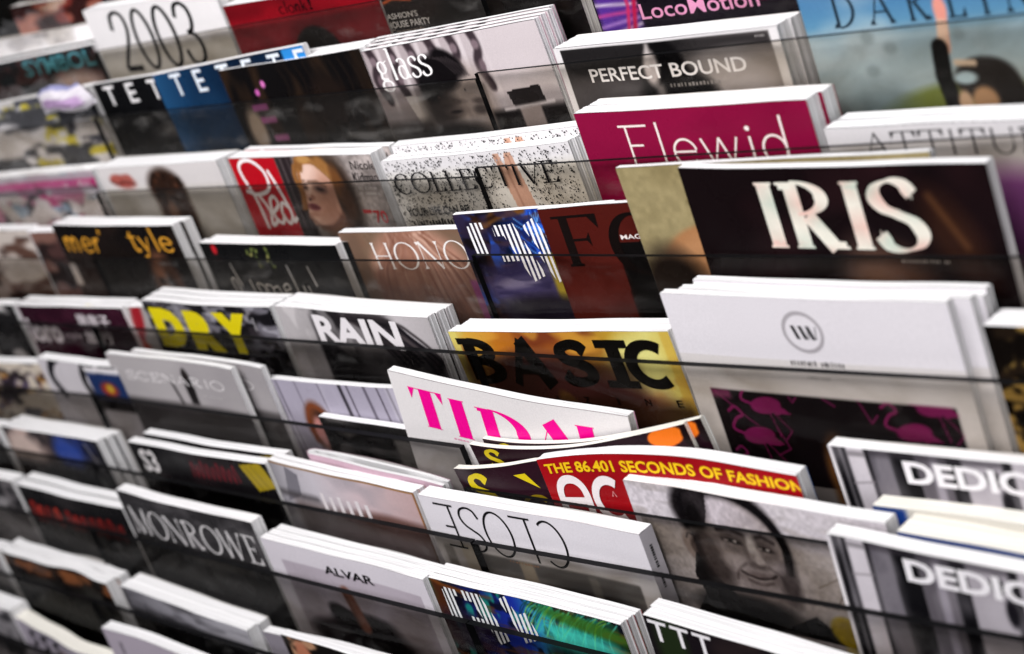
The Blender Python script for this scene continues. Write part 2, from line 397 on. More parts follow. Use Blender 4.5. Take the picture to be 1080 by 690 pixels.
# ------------------------------------------------------------------ the rack: tiers of acrylic fronts
rack = bpy.data.objects.new('magazine_rack', None); COL.objects.link(rack); rack.location = (-1.35, 0.3, 0)
tag(rack, 'black magazine rack with stepped tiers behind scratched clear acrylic fronts', 'magazine rack')
RB = np.array(rack.location)
def slab(name, cs, mat, edge=None, parent=rack):
    """box from eight points (front four, back four; each lower-left, lower-right, upper-right, upper-left)"""
    v = [tuple(np.array(c) - (RB if parent is rack else 0)) for c in cs]
    f = [(0,1,2,3),(5,4,7,6),(3,2,6,7),(4,5,1,0),(4,0,3,7),(1,5,6,2)]
    ms = [mat, edge] if edge else [mat]
    return link_mesh(name, v, f, ms, parent, None, [0,0,1,1,1,1] if edge else None)
def panel(n, x0, x1, h0, h1, out=0.0, thick=.0036, drop=FLOOR, mat=None):
    c = []
    for dd in (-thick - out, -out):
        c += [spot(n, x0, -drop, dd), spot(n, x1, -drop, dd), spot(n, x1, h1, dd), spot(n, x0, h0, dd)]
    slab('front_panel', c, mat or SMOKY, EDGE)
XL, J1, J2, XR = -2.42, -1.648, -1.049, -0.36
#        left bay h0,h1     middle bay h0,h1    right bay h0,h1
TOPS = {-3:((0,0),(0,0),(0,0)), -2:((0,0),(.001,0),(0,0)), -1:((.002,-.001),(.001,.001),(.0005,.001)), 0:((.004,.001),(.0045,-.002),(.0025,-.003)),
        1:((.001,-.003),(-.002,-.007),(.0006,.001)), 2:((.002,.0),(.001,-.0008),(.0045,.0020)), 3:((0,.002),(.0025,-.0012),(.0002,.004)),
        4:((-.008,.001),(.002,-.004),(-.033,-.033)), 5:((0,.001),(.0005,-.006),(-.0065,-.001)), 6:((.004,.006),(.0068,.003),(.0032,.002)),
        7:((0,.002),(.002,0),(0,0)), 8:((0,0),(.002,0),(0,0)), 9:((0,0),(0,0),(0,0))}
for n, (a, b, c3) in TOPS.items():
    panel(n, XL, J1 - .001, *a, thick=.0052 if n > 2 else .0034, mat=CLEAR if n < 2 else (WORN if n < 4 else SMOKY))
    j = -1.062 if n == 4 else J2
    panel(n, J1 + .001, j - .0008, *b, thick=.0052 if n > 2 else .0034, mat=PAINTED_SHEEN if n < 3 else SMOKY)
    panel(n, j + .0008, XR, *c3, out=.0135 if n == 4 else 0.0, thick=.0034 if n == 4 else (.0052 if n > 2 else .0034), drop=FLOOR, mat=WORN if n > 3 else CLEAR)
    for x0, x1 in ((XL, J2 - .001), (J2 + .001, XR)):
        if n == 5 and x0 > -1.2: continue
        if n == 4 and x0 > -1.2:
            ca = [spot(n, x0, -FLOOR, -.013), spot(n, x1, -FLOOR, -.013)]
        c = []
        for dd in (.0296, .0302):
            c += [spot(n, x0, -FLOOR, dd), spot(n, x1, -FLOOR, dd), spot(n, x1, -.036, dd), spot(n, x0, -.036, dd)]
        slab('dark_gap_sheet', c, BLACK)  # black sheet added so the shaded gaps between stacks read black
    for x0, x1 in ((XL, J2 - .001), (J2 + .001, XR)):
        c = []
        for dd in (.0005, .0294):
            c += [spot(n, x0, -FLOOR - .004, dd), spot(n, x1, -FLOOR - .004, dd), spot(n, x1, -FLOOR - .001, dd), spot(n, x0, -FLOOR - .001, dd)]
        slab('pocket_floor', c, BLACK)
for x in (XL, XR):                                   # end frames and back
    c = []
    for xx in (x - .012, x + .012):
        c += [spot(9, xx, -.26, -.03), spot(-3, xx, -.26, .06), spot(-3, xx, -.02, .06), spot(9, xx, -.02, -.03)]
    c = c[:4] + c[4:]
    slab('end_frame', c, BLACK)
c = []
for dd in (.042, .046):
    c += [spot(-3, XL, -.30, dd), spot(-3, XR, -.30, dd), spot(-3, XR, .30, dd), spot(-3, XL, .30, dd)]
slab('back_board', c, BLACK)

# ------------------------------------------------------------------ magazines
class Mag: pass
def build_mag(art, label, n, X0, h0, d0, X1, h1, d1, th, bow=0.0, curl=0.0, peak=.5, pages=PAPER, spine='L', spine_col=.8, back_col=.75,
              cover=GLOSS, seed=0, wavy=.0006, name='magazine', cat='magazine', sag=0.0):
    """one magazine leaning in pocket n: a printed cover round a block of pages"""
    A = spot(n, X0, h0, d0); B = spot(n, X1, h1, d1)
    e = B - A; w = np.linalg.norm(e); e /= w
    up = UP - e * np.dot(UP, e); up /= np.linalg.norm(up); nb = np.cross(up, e)     # nb points to the back
    H = FLOOR + min(h0, h1) - .001
    O = A - H * up
    rt = bpy.data.objects.new(name, None); COL.objects.link(rt)
    rt.matrix_world = Matrix(((e[0], nb[0], up[0], O[0]), (e[1], nb[1], up[1], O[1]), (e[2], nb[2], up[2], O[2]), (0, 0, 0, 1)))
    tag(rt, label, cat, 'magazines standing in the rack')
    k = w * 1000 / art.w
    r = random.Random(seed); ph = [r.uniform(0, 6.28) for _ in range(3)]
    bow += r.uniform(-.0014, .0010); sag += r.uniform(-.0002, .0010)
    def bend(u, z):
        t = np.clip(u, 0, 1); b = np.sin(np.pi * t**(math.log(.5)/math.log(peak)))
        return -bow * b * (z / H)**2 + curl * t * (z / H)**3 + wavy * (np.sin(7*u + ph[0]) + .5*np.sin(15*u + ph[1])) * (z/H)**3
    def drop(u, z): return z - sag * np.sin(np.pi * np.clip(u, 0, 1)**.9) * (z / H)**6
    # cover: front sheet as a fine grid, top part only, one long strip below
    xs = np.linspace(0, w, art.nx); zs = H - np.linspace(0, art.gh/1000, art.ny)
    zs2 = np.append(zs, 0.0); ink = np.concatenate([art.im, art.im[-1:]], 0)
    XX, ZZ = np.meshgrid(xs, zs2); YY = bend(XX / w, ZZ); ZZ = drop(XX / w, ZZ)
    V = np.stack([XX, YY, ZZ], -1).reshape(-1, 3); K = ink.reshape(-1, 3)
    nx, ny = art.nx, art.ny + 1
    I = np.arange(nx * ny).reshape(ny, nx)
    F = np.stack([I[1:, :-1], I[1:, 1:], I[:-1, 1:], I[:-1, :-1]], -1).reshape(-1, 4).tolist()
    V = V.tolist(); K = K.tolist()
    # back sheet and spine
    xb = np.linspace(0, w, 25); b0 = len(V); bc = C(back_col).tolist(); sc = C(spine_col).tolist()
    for z in (H, H * .66, H * .33, 0):
        for x in xb: V.append([x, float(bend(x / w, z)) + th, float(drop(x / w, z))]); K.append(bc)
    for i in range(3):
        for j in range(24):
            q = b0 + i * 25 + j; F.append([q, q + 1, q + 26, q + 25])
    xsn = 0.0 if spine == 'L' else w; s0 = len(V)
    for z in (H, H * .66, H * .33, 0):
        f = float(bend(xsn / w, z)); V.append([xsn, f, z]); V.append([xsn, f + th, z]); K += [sc, sc]
    for i in range(3): F.append([s0+2*i, s0+2*i+1, s0+2*i+3, s0+2*i+2] if spine != 'L' else [s0+2*i, s0+2*i+2, s0+2*i+3, s0+2*i+1])
    # lettering and emblems printed on the front
    off = .00012
    for polys, col in art.vec:
        cl = None if callable(col) else col.tolist(); off += .00002
        for p in polys:
            off += 6e-7; b = len(V)
            for (px, py) in p:
                x = min(max(px * k / 1000, 0.0003), w - .0003); z = H - max(py, 0.2) / 1000
                V.append([x, float(bend(x / w, z)) - off, float(drop(x / w, z))]); K.append(cl if cl is not None else list(col(px, py)))
            q = list(range(b, len(V)))
            a2 = sum(V[q[i]][0]*V[q[(i+1) % len(q)]][2] - V[q[(i+1) % len(q)]][0]*V[q[i]][2] for i in range(len(q)))
            F.append(q if a2 > 0 else q[::-1])
    cv = link_mesh('cover', V, F, [cover], rt, K)
    # page block: leaves of slightly unequal height
    nl = max(4, int(th / .00062)); ys = np.linspace(.00004, th - .00004, nl)
    xp = np.linspace(.0003, w - .0004, 26); pv, pf = [], []
    base = [r.uniform(-.00022, .00022) for _ in range(nl)]; side = [r.uniform(-.0005, .0001) for _ in range(nl)]
    drift = [r.uniform(-.00014, .00014) for _ in range(nl)]
    for j, y in enumerate(ys):
        for i, x in enumerate(xp):
            z = H + .0003 + base[j] + drift[j] * math.sin(3 * x / w + j) ; xx = x + (side[j] if i == 25 and spine == 'L' else 0)
            pv.append([xx, float(bend(x / w, z)) + y, float(drop(x / w, z))])
    for j in range(nl - 1):
        for i in range(25):
            a = j * 26 + i; pf.append([a, a + 1, a + 27, a + 26])
    g = len(pv)                                        # fore-edge
    xe = xp[-1] if spine == 'L' else xp[0]
    zz = np.linspace(1, 0, 8)
    for j, y in enumerate(ys):
        for t in zz:
            z = (H + .0003 + base[j]) * t; pv.append([xe + (side[j] if spine == 'L' else -side[j]*0), float(bend(xe / w, z)) + y, z])
    for j in range(nl - 1):
        for i in range(7):
            a = g + j * 8 + i; pf.append([a, a + 1, a + 9, a + 8])
    link_mesh('pages', pv, pf, [pages], rt)
    m = Mag(); m.root = rt; m.nb = nb; m.e = e; m.up = up; m.th = th; m.label = label; return m

def copies(m, count, what, dx=0.0, dh=0.0, gap=.0001, rnd=0, each=None):
    """further copies standing behind the front one"""
    r = random.Random(rnd + 5); names = ['second', 'third', 'fourth', 'fifth', 'sixth']
    for i in range(1, count):
        c = m.root.copy(); COL.objects.link(c)
        s = i * (m.th + gap) * m.nb + (dx * i + r.uniform(-.002, .002)) * m.e + (dh * i + r.uniform(-.0003, .0004)) * m.up
        if each: s = s + each[i-1][0] * m.e + each[i-1][1] * m.up
        mt = m.root.matrix_world.copy() @ Matrix.Rotation(math.radians(r.uniform(-.35, .35)), 4, 'Y'); mt.translation = mt.translation + Vector(s); c.matrix_world = mt
        c['label'] = f'{names[i-1]} copy back in the stack of {what}'
        for ch in m.root.children:
            d = ch.copy(); COL.objects.link(d); d.parent = c

# where each magazine stands: tier, then x, height above the tier edge and depth (m) of its cover's two top corners
POS = {
 'twothree': (-1, -1.6502, 0.0417, 0.004, -1.4090, 0.0352, 0.004),
 'crimson': (-1, -1.4032, 0.0191, 0.004, -1.1795, 0.0145, 0.004),
 'fashion': (-1, -1.1882, 0.0148, 0.006, -1.0323, 0.0123, 0.006),
 'loco': (-1, -0.9425, 0.0006, 0.006, -0.7488, -0.0025, 0.006),
 'teteb': (0, -1.6445, 0.0343, 0.009, -1.3657, 0.0380, 0.009),
 'tetec': (0, -1.5197, 0.0356, 0.006, -1.2641, 0.0422, 0.006),
 'hair': (0, -1.3996, 0.0317, 0.003, -1.1853, 0.0327, 0.003),
 'glass': (0, -1.1887, 0.0293, 0.004, -0.9717, 0.0350, 0.004),
 'perfect': (0, -0.9630, 0.0115, 0.004, -0.7553, 0.0075, 0.004),
 'darling': (0, -0.7392, 0.0254, 0.012, -0.5401, 0.0216, 0.012),
 'lips': (1, -1.6391, 0.0209, 0.004, -1.4142, 0.0193, 0.004),
 'redm': (1, -1.3919, 0.0212, 0.004, -1.1809, 0.0150, 0.004),
 'coll': (1, -1.1711, 0.0078, 0.004, -0.9456, 0.0136, 0.004),
 'flew': (1, -0.9298, 0.0339, 0.004, -0.7210, 0.0299, 0.004),
 'att': (1, -0.7139, 0.0104, 0.004, -0.5154, 0.0065, 0.004),
 'mer': (2, -1.7207, 0.0369, 0.004, -1.4806, 0.0324, 0.004),
 'scr': (2, -1.4451, 0.0144, 0.004, -1.2305, 0.0104, 0.004),
 'hono': (2, -1.2330, 0.0179, 0.012, -1.0366, 0.0198, 0.012),
 'N': (2, -1.0608, 0.0357, 0.003, -0.9053, 0.0335, 0.021),
 'FC': (2, -0.9638, 0.0376, 0.003, -0.8187, 0.0353, 0.0228),
 'tan': (2, -0.8738, 0.0652, 0.0078, -0.6224, 0.0634, 0.0115),
 'iris': (2, -0.8114, 0.0652, 0.001, -0.5791, 0.0592, 0.001),
 'dry': (3, -1.5401, 0.0304, 0.004, -1.3192, 0.0276, 0.004),
 'rain': (3, -1.3088, 0.0297, 0.004, -1.0989, 0.0239, 0.004),
 'basic': (3, -1.0793, 0.0129, 0.004, -0.8400, 0.0215, 0.004),
 'W': (3, -0.8344, 0.0507, 0.003, -0.6083, 0.0487, 0.003),
 'gold': (3, -0.5893, 0.0342, 0.004, -0.3948, 0.0366, 0.004),
 'scen': (4, -1.5954, 0.0486, 0.004, -1.3686, 0.0429, 0.004),
 'stripe': (4, -1.3924, 0.0264, 0.019, -1.1513, 0.0290, 0.019),
 'low': (4, -1.2702, -0.0015, 0.01, -1.0496, -0.0027, 0.01),
 'tidal': (4, -1.1257, 0.0570, 0.001, -0.8859, 0.0251, 0.016),
 'S2': (4, -1.0473, 0.0011, -0.006, -0.8253, 0.0282, 0.01),
 'S1': (4, -1.0709, -0.0193, -0.0125, -0.9492, -0.0009, -0.006),
 'ace': (4, -0.9661, -0.0009, -0.0115, -0.7328, 0.0025, 0.002),
 'face': (4, -0.8782, -0.0068, -0.0135, -0.6594, -0.0138, -0.0135),
 'dedU': (4, -0.7147, 0.0172, 0.0185, -0.4774, 0.0172, 0.0185),
 'wb1': (4, -0.6827, -0.0155, 0.006, -0.4787, -0.0150, 0.006),
 'wb2': (4, -0.6530, -0.0186, -0.013, -0.4715, -0.0245, -0.013),
 'G1': (5, -1.8508, 0.0257, 0.004, -1.6306, 0.0252, 0.004),
 'G2': (5, -1.5638, 0.0313, 0.004, -1.3215, 0.0302, 0.004),
 'G3': (5, -1.3130, 0.0359, 0.004, -1.1126, 0.0255, 0.004),
 'close': (5, -1.1044, 0.0263, 0.0015, -0.8612, 0.0232, 0.0015),
 'dedL': (5, -0.6924, 0.0466, 0.0015, -0.4632, 0.0349, 0.0015),
 'roll': (5, -1.2665, 0.0394, 0.02, -1.0891, 0.0271, 0.02),
 'H1': (6, -1.7997, 0.0371, 0.004, -1.5716, 0.0345, 0.004),
 'monr': (6, -1.5659, 0.0569, 0.004, -1.3290, 0.0503, 0.004),
 'alvar': (6, -1.3237, 0.0363, 0.004, -1.0975, 0.0287, 0.004),
 'Ng': (6, -1.0893, 0.0326, 0.004, -0.8775, 0.0279, 0.004),
 'TTT': (6, -0.8503, 0.0415, 0.004, -0.6405, 0.0245, 0.004),
 'I1': (7, -1.8453, 0.0303, 0.004, -1.6081, 0.0246, 0.004),
 'I2': (7, -1.5822, 0.0255, 0.004, -1.3604, 0.0137, 0.004),
 'I3': (7, -1.2997, 0.0223, 0.004, -1.0719, 0.0219, 0.004),
 'I3b': (7, -1.3430, 0.0129, 0.01, -1.0917, 0.0196, 0.01),
 'J1': (8, -1.8285, 0.0278, 0.004, -1.6288, 0.0066, 0.004),
 'J2': (8, -1.5906, 0.0578, 0.004, -1.3499, 0.0485, 0.004),
 'symb': (-1, -1.9378, 0.0044, 0.005, -1.6624, 0.0068, 0.005),
 'symw': (-1, -1.9738, 0.0259, 0.028, -1.6958, 0.0225, 0.028),
 'symtop': (-2, -1.8611, -0.0050, 0.004, -1.6323, -0.0122, 0.004),
 'bagB': (0, -1.9514, 0.0274, 0.005, -1.6478, 0.0342, 0.005),
 'bagC': (1, -1.9619, 0.0168, 0.005, -1.6526, 0.0188, 0.005),
 'D0': (2, -1.9999, 0.0315, 0.006, -1.7874, 0.0302, 0.006),
 'D0b': (2, -1.8591, 0.0266, 0.008, -1.6219, 0.0272, 0.008),
 'E1': (3, -1.8214, 0.0187, 0.004, -1.5852, 0.0210, 0.004),
 'E2': (3, -1.6684, 0.0207, 0.009, -1.5341, 0.0207, 0.009),
 'E0': (3, -2.0750, 0.0117, 0.006, -1.8358, 0.0173, 0.006),
 'F0': (4, -2.0406, 0.0178, 0.006, -1.7509, 0.0278, 0.006),
 'F1': (4, -1.7554, 0.0355, 0.004, -1.5856, 0.0332, 0.004),
 'G0': (5, -2.1292, 0.0094, 0.004, -1.8677, 0.0207, 0.004),
 'H0': (6, -2.0729, 0.0341, 0.004, -1.8087, 0.0397, 0.004),
 'I0': (7, -2.1465, 0.0193, 0.004, -1.8663, 0.0235, 0.004),
 'J0': (8, -2.1218, 0.0406, 0.004, -1.8155, 0.0364, 0.004),
}
def put(key, art, label, th, **k):
    return build_mag(art, label, *POS[key], th, seed=sum(map(ord, key)), **k)
def W(key):
    p = POS[key]; return 1000 * math.dist((p[1], p[2], p[3]), (p[4], p[5], p[6]))

# ================================================================== tier -2 and the far left, out of focus
def blotch(w, cols, seed, sx=40, sy=14, res=3.0):
    a = Art(w, 96, res).fill(cols[0])
    for i, c in enumerate(cols[1:]): a.clouds(sx * (1 + .3*i), sy * (1 + .2*i), .48, .56, c, seed + 7*i)
    return a
a = blotch(W('symtop'), ['b0685f', 'd9b9a8', '7d2f2b', '3a1f20'], 3)
a = blotch(W('symtop'), ['b0685f', 'd9b9a8', '8d3a34', '3a1f20', 'c98a7c'], 3, 60, 20); m = put('symtop', a, 'faded brick red and pink magazine at the upper left end of the rack', .012)
a = Art(W('symb'), 96, 2).fill('1d2022'); a.clouds(60, 20, .5, .6, '3c2a2a', 4)
a.txt('SYMBOL', 108, 268, 3, 21, '4f8d97', bold=.01)
a.ell(210, 45, 60, 22, 'b09a92', .6)
m = put('symb', a, 'black magazine with dusty teal capitals at the upper left end', .011)
copies(m, 2, 'the black magazines with dusty teal capitals', dh=.003)
a = blotch(W('symw'), ['c9c5c6', 'e9e6e6', '9a9698', 'f2efef'], 13, 40, 12); m = put('symw', a, 'pale film wrapped magazine rising behind the black ones with teal capitals', .010); sym_w = m
a = blotch(W('bagB'), ['e6e3e6', 'e0d84a', '34364a', 'efecef', 'dccb1c', 'f2eff2', '26272e'], 11, 30, 11)
m = put('bagB', a, 'film wrapped magazine with yellow, white and dark blue patches', .013)
bag_b = m
a = blotch(W('bagC'), ['dcd8da', 'c2407f', '9ab4d0', '26222a', 'eee8ec', 'd08aac'], 23, 22, 12); a.rect(0, 0, 320, 7, 'b0abb0', 2); a.rect(70, 7, 320, 16, 'b01e66', 4, .8)
a.rect(0, 16, 320, 22, '2a2128', 4, .7)
m = put('bagC', a, 'film wrapped magazine in grey and magenta with a pale blue pattern', .02)
bag_c = m
def sleeve(m, w, h, seed, over=.016):
    r = np.random.default_rng(seed); v = []; f = []; nx, nz = 26, 12
    z0 = FLOOR + h
    for j in range(nz):
        for i in range(nx):
            t = i/(nx-1); u = j/(nz-1)
            v.append([t*w, -.002 - .0075*r.random(), z0 - .12*(1-u)**1.4 + (over*r.random() if j == nz-1 else (over*.5*r.random() if j == nz-2 else 0)) + over*.4*u])
    for j in range(nz-1):
        for i in range(nx-1): q = j*nx+i; f.append((q, q+1, q+nx+1, q+nx))
    o = link_mesh('plastic_sleeve', v, f, [FILM], m.root, smooth=True)
sleeve(bag_b, .304, .026, 1); sleeve(sym_w, .25, .03, 4); sleeve(bag_c, .309, .016, 2)

a = blotch(W('D0'), ['8d7d74', '5d4238', '2b1c19', 'cfc4bb'], 31, 50, 18); m = put('D0', a, 'brown and cream magazine at the left end of its tier, beside the red outlined cover', .015)
a = blotch(W('D0b'), ['4a3230', '6b4a44', '241a1a', '7d5a50'], 33, 45, 20)
a.line([(178, 0), (168, 30), (172, 70)], 6, 'c01f2b', 2); a.line([(212, 0), (206, 34), (214, 70)], 5, 'b01c28', 2); a.rect(185, 2, 203, 30, '17100f', 2); a.rect(218, 30, 240, 70, 'cfc6bf', 3)
m = put('D0b', a, 'dark brown magazine with a thin red outline, left of the black cover with orange lettering', .014)
a = blotch(W('E0'), ['c7c3c2', '3b3a3c', '8d8988', '1d1b1d'], 37, 40, 20); m = put('E0', a, 'grey and black magazine at the left end beside the plum cover with white characters', .012)
a = Art(W('E1'), 96, 2).fill('2b0d1c'); a.clouds(70, 30, .5, .65, '3a1526', 3)
a.txt('loro', 8, 78, 16, 44, 'efe6ea', bold=.035); a.txt('style', 84, 120, 30, 40, 'cdbcc6'); a.txt('跳房子', 128, 198, 8, 24, 'efe6ea', bold=.01); a.txt('旅行', 130, 190, 28, 42, 'efe6ea', bold=.01)
a.rect(0, 0, 4, 96, 'e8e2e4', 1)
m = put('E1', a, 'plum black magazine with white round letters and white east Asian characters', .010)
copies(m, 2, 'the plum black magazines with white characters', dh=.001)
a = Art(W('E2'), 96, 2).gx([(0, 'e3d23a'), (.2, 'e9dc54'), (.42, 'b7b2b0'), (1, '9d9795')]); a.poly([(0, 0), (26, 0), (60, 45), (0, 70)], 'e6d548')
a.ell(62, 20, 20, 12, 'd9401f', .5); a.ell(96, 14, 10, 26, '9c1e28', .5, 25); a.ell(25, 44, 12, 8, 'f4f0ea', .5); a.ell(70, 45, 25, 9, 'b5381f', .5)
m = put('E2', a, 'grey magazine with a yellow corner and a red shape beside the yellow lettered stack', .012)
a = blotch(W('F0'), ['b0a08e', 'c08a3c', '4d3f5e', '2b2228', 'd2c6b6'], 41, 22, 10); m = put('F0', a, 'magazine patterned in orange, violet and sand at the left end', .012)
a = Art(W('F1'), 96, 2).fill('c9c4c8'); a.line(curve([(52, -8), (28, 4), (18, 22), (30, 40)]), 11, '16141a', 2); a.line(curve([(120, -4), (98, 4), (88, 22), (100, 44)]), 12, '16141a', 2)
a.line(curve([(165, -3), (140, 2), (128, 10)]), 10, '16141a', 2); a.rect(100, 8, 172, 40, '1b2f5c', 2); a.ell(136, 27, 16, 8, '9c3424', .7); a.ell(138, 26, 7, 5, 'b89a30', .7); a.rect(98, 2, 172, 8, 'e9e5e6', 1.5); a.rect(88, 40, 176, 52, '20181a', 4)
m = put('F1', a, 'white magazine with thick black arcs and a blue, red and yellow block', .012)
a = blotch(W('G0'), ['8f8b8d', '5b585a', 'c2bdbf', '2c2a2c'], 43, 40, 30); m = put('G0', a, 'grey magazine at the left end beside the stack with a blue and skin toned cover', .018)
a = blotch(W('H0'), ['6d686a', '272528', '959193'], 47, 50, 30); m = put('H0', a, 'pale grey magazine at the left end beside the black cover with red script', .016)
a = blotch(W('I0'), ['5d595b', '1d1b1d', '8b8789'], 53, 50, 30); m = put('I0', a, 'grey and black magazine at the left end beside the copper coloured cover', .02)
a = blotch(W('J0'), ['8d898c', '3b393c', 'b9b4b8'], 59, 40, 26); m = put('J0', a, 'smudged grey magazine low in the left corner beside the cream pages', .022)

# a puffy packet hanging in front of the wrapped magazines
def packet():
    P = spot(0, -1.672, .030, -.012); r = np.random.default_rng(8); v = []; f = []; n = 14; kk = []
    for s in (-1, 1):
        for j in range(n):
            for i in range(n):
                u, t = i/(n-1)*2-1, j/(n-1)*2-1
                b = max(0, (1-u*u)*(1-t*t))**.5
                x = .052*u*(1-.1*t) - .006*t; z = .015*t*(1-.3*abs(u)) + .004*u - .003*math.sin(3*u)
                v.append([x + .002*r.random(), s*.010*b + .003*r.random()*(b > 0), z + .002*r.random()]); kk.append(C('b99ac2') if abs(t+.25) < .38 and abs(u) < .75 else C('d2cdd4'))
                if t > .72: kk[-1] = C('8a8bb0')
    for s in range(2):
        for j in range(n-1):
            for i in range(n-1):
                q = s*n*n+j*n+i; f.append((q, q+1, q+n+1, q+n))
    o = link_mesh('packet', v, f, [GLOSS], None, np.array(kk), smooth=True)
    o.matrix_world = Matrix(((1, 0, 0, P[0]), (0, math.cos(LEAN), math.sin(LEAN), P[1]), (0, -math.sin(LEAN), math.cos(LEAN), P[2]), (0, 0, 0, 1)))
    tag(o, 'puffy white and lilac plastic packet tucked over the film wrapped magazine', 'packet')
packet()

# ================================================================== tier -1
a = Art(W('twothree'), 96).fill('e2dfdf'); a.rect(0, 43, 250, 96, 'd8d3ca', 6)
a.ser('2003', 36, 197, 6, 66, '0b0b0c', thick=.105, thin=.06)
m = put('twothree', a, 'white magazine with tall narrow black figures 2003', .010); copies(m, 2, 'the white magazines with tall black figures')
a = Art(W('crimson'), 96).fill('7e0d18'); a.clouds(60, 30, .45, .8, '5c0a12', 5); a.ell(118, 62, 36, 33, '120d0e', .1); a.rect(0, 18, 230, 96, '8a2a30', 5, .35)
a.ell(118, 62, 36, 33, '17110f', .1)
a.ser('clonk', 81, 122, 4, 14.5, '17070a', thick=.16, thin=.07); a.txt('!', 125, 129, 4, 14.5, '17070a', bold=.02)
m = put('crimson', a, 'deep red magazine with a black disc and small dark script', .010); copies(m, 2, 'the deep red magazines with a black disc')
a = Art(W('fashion'), 96).fill('171312'); a.clouds(60, 26, .5, .8, '2b211e', 9); a.rect(0, 14, 14, 20, 'c2572a', 2, .0)
a.ser('Tono' if False else 'Dono', 4, 44, 14, 22, 'b5532b', thick=.14, thin=.05, shear=.2) if False else a.line([(4, 20), (22, 16), (44, 19)], 2.2, 'b5532b', 1.5)
a.txt("FASHION'S", 4, 47, 28, 33, 'e8e4e2', bold=.012); a.txt('HOUSE PARTY', 5, 60, 35, 40.5, 'e8e4e2', bold=.012); a.txt('Countryside', 8, 50, 41.5, 47, 'b3a49a')
m = put('fashion', a, 'black magazine with small white capitals about a house party', .009); copies(m, 2, 'the black magazines with small white capitals')
a = Art(W('loco'), 96, 1.2).fill('17121d'); a.rect(0, 0, 40, 96, '55309a', 8)
for i in range(7): a.line([(-6, 60 - 9*i), (40, 20 - 5*i + 30)], 2.5, ['e9e2f6', 'b98de0', 'd24c9c'][i % 3], 2.5, .8)
a.line([(30, 60), (40, 30), (60, 10)], 4, 'c01a4e', 3); a.line([(24, 60), (32, 36), (30, 10)], 3, 'd9306a', 3); a.rect(120, 20, 200, 40, '3c1530', 10, .7)
a.txt('LocoMotion', 42, 150, 36, 47.5, 'f0a6d6', bold=.008)
for x in (155, 165, 176): a.ell(x, 38, 9, 5, 'a01c4c', .6)
m = put('loco', a, 'black magazine with pink rounded letters and violet light streaks', .011)
filler = Art(150, 96, 2).fill('0e0c0d'); filler.clouds(60, 30, .5, .8, '1d1817', 3)
m = build_mag(filler, 'plain black magazine between the house party cover and the violet light streaks', -1, -1.036, .008, .004, -.952, .007, .004, .010, seed=9)

# ================================================================== tier 0
a = Art(W('teteb'), 96).fill('0b0b0d'); a.clouds(70, 30, .5, .8, '17161a', 2)
for i, ch in enumerate('TETETE'): a.txt(ch, 17 + 44*i, 38 + 44*i - (4 if ch == 'E' else 0), 3.5, 24, 'e8e6e6', bold=.01)
a.rect(0, 34, 290, 96, '0b0b0d', 5); a.ell(150, 56, 60, 8, '6d6864', .9, 0, .8)
m = put('teteb', a, 'black magazine with spaced white capitals beside the blue issue', .006)
a = Art(W('tetec'), 96).gx([(0, '1f4a72'), (.25, '102c4a'), (.6, '0a192d'), (.86, '0c223c'), (1, '2670ac')])
for i, ch in enumerate('TETETE'): a.txt(ch, 29 + 42*i, 49 + 42*i - (4 if ch == 'E' else 0), 2.3, 24, 'dfe6ee', bold=.01)
a.ell(80, 62, 30, 40, '14304d', .6); a.rect(222, 0, 262, 14, '2d86cf', 3)
m = put('tetec', a, 'dark blue magazine with spaced white capitals behind the black cover with a pink mark', .006)
copies(m, 2, 'the dark blue magazines with white capitals', dx=-.012, dh=-.001)
a = Art(W('hair'), 96).fill('0d0b0c'); a.clouds(26, 60, .55, .8, '281c14', 4)
for i in range(9): a.line(curve([(90+13*i, 4), (96+13*i, 22), (88+14*i, 44), (96+13*i, 70)]), 2.4, '33241a', 3, .35)
a.ell(150, 40, 26, 24, '1c1411', .5); a.ell(24, 60, 12, 22, '9c8a78', .6)
a.ell(45, 25, 3.2, 3.2, 'c75fae', .5); a.ell(58, 18, 3.4, 3.4, 'd874bd', .5); a.rect(28, 36, 52, 42, 'b45f9e', 1.5, .9); a.rect(34, 48, 58, 54, 'a8568f', 1.5, .8); a.rect(44, 66, 66, 72, 'a8568f', 1.5, .8)
m = put('hair', a, 'black magazine with a shadowy brown haired portrait and small pink marks', .007); copies(m, 3, 'the black magazines with a shadowy portrait', dx=-.002, dh=.0006)
a = Art(W('glass'), 96, 1.1).gx([(0, 'a79a9c'), (.5, 'b4a8aa'), (.74, 'c8bec0'), (1, 'cfc6c7')])
for i, x in enumerate((10, 36, 62, 88, 114, 140)):
    a.line(curve([(x, -4), (x+5, 12), (x-1, 26), (x+6, 44)]), 9, '2b2126', 3, .9); a.line([(x+13, -4), (x+12, 60)], 5, 'e2d9da', 2.5, .6)
    a.ell(x+3, 10, 4, 4, '7d6c72', .6); a.ell(x+3, 27, 3.5, 5, '6d5c62', .6)
a.rect(150, 0, 230, 34, 'c9bfc1', 8, .95)
a.rect(0, 52, 230, 96, '8d8688', 8, .8); a.poly([(36, 42), (62, 44), (74, 78), (48, 78)], 'd9d2d0'); a.rect(0, 64, 60, 96, '2b2728', 8, .9)
a.ell(98, 46, 30, 30, 'b5a69e', .35); a.ell(76, 56, 20, 34, '2a2424', .8, 0, .9); a.ell(124, 56, 18, 30, 'a3958f', .7)
a.ell(88, 27, 24, 15, '0f0c0e', .35, 12); a.ell(104, 20, 19, 9, '0f0c0e', .4, 34); a.ell(72, 36, 12, 14, '121012', .5)
for i in range(9): a.line(curve([(84+2.4*i, 14+.2*i), (96+2.6*i, 18+.8*i), (108+2*i, 30+.4*i)]), .8, ['4a4244', '1a1617'][i % 2], .8, .7)
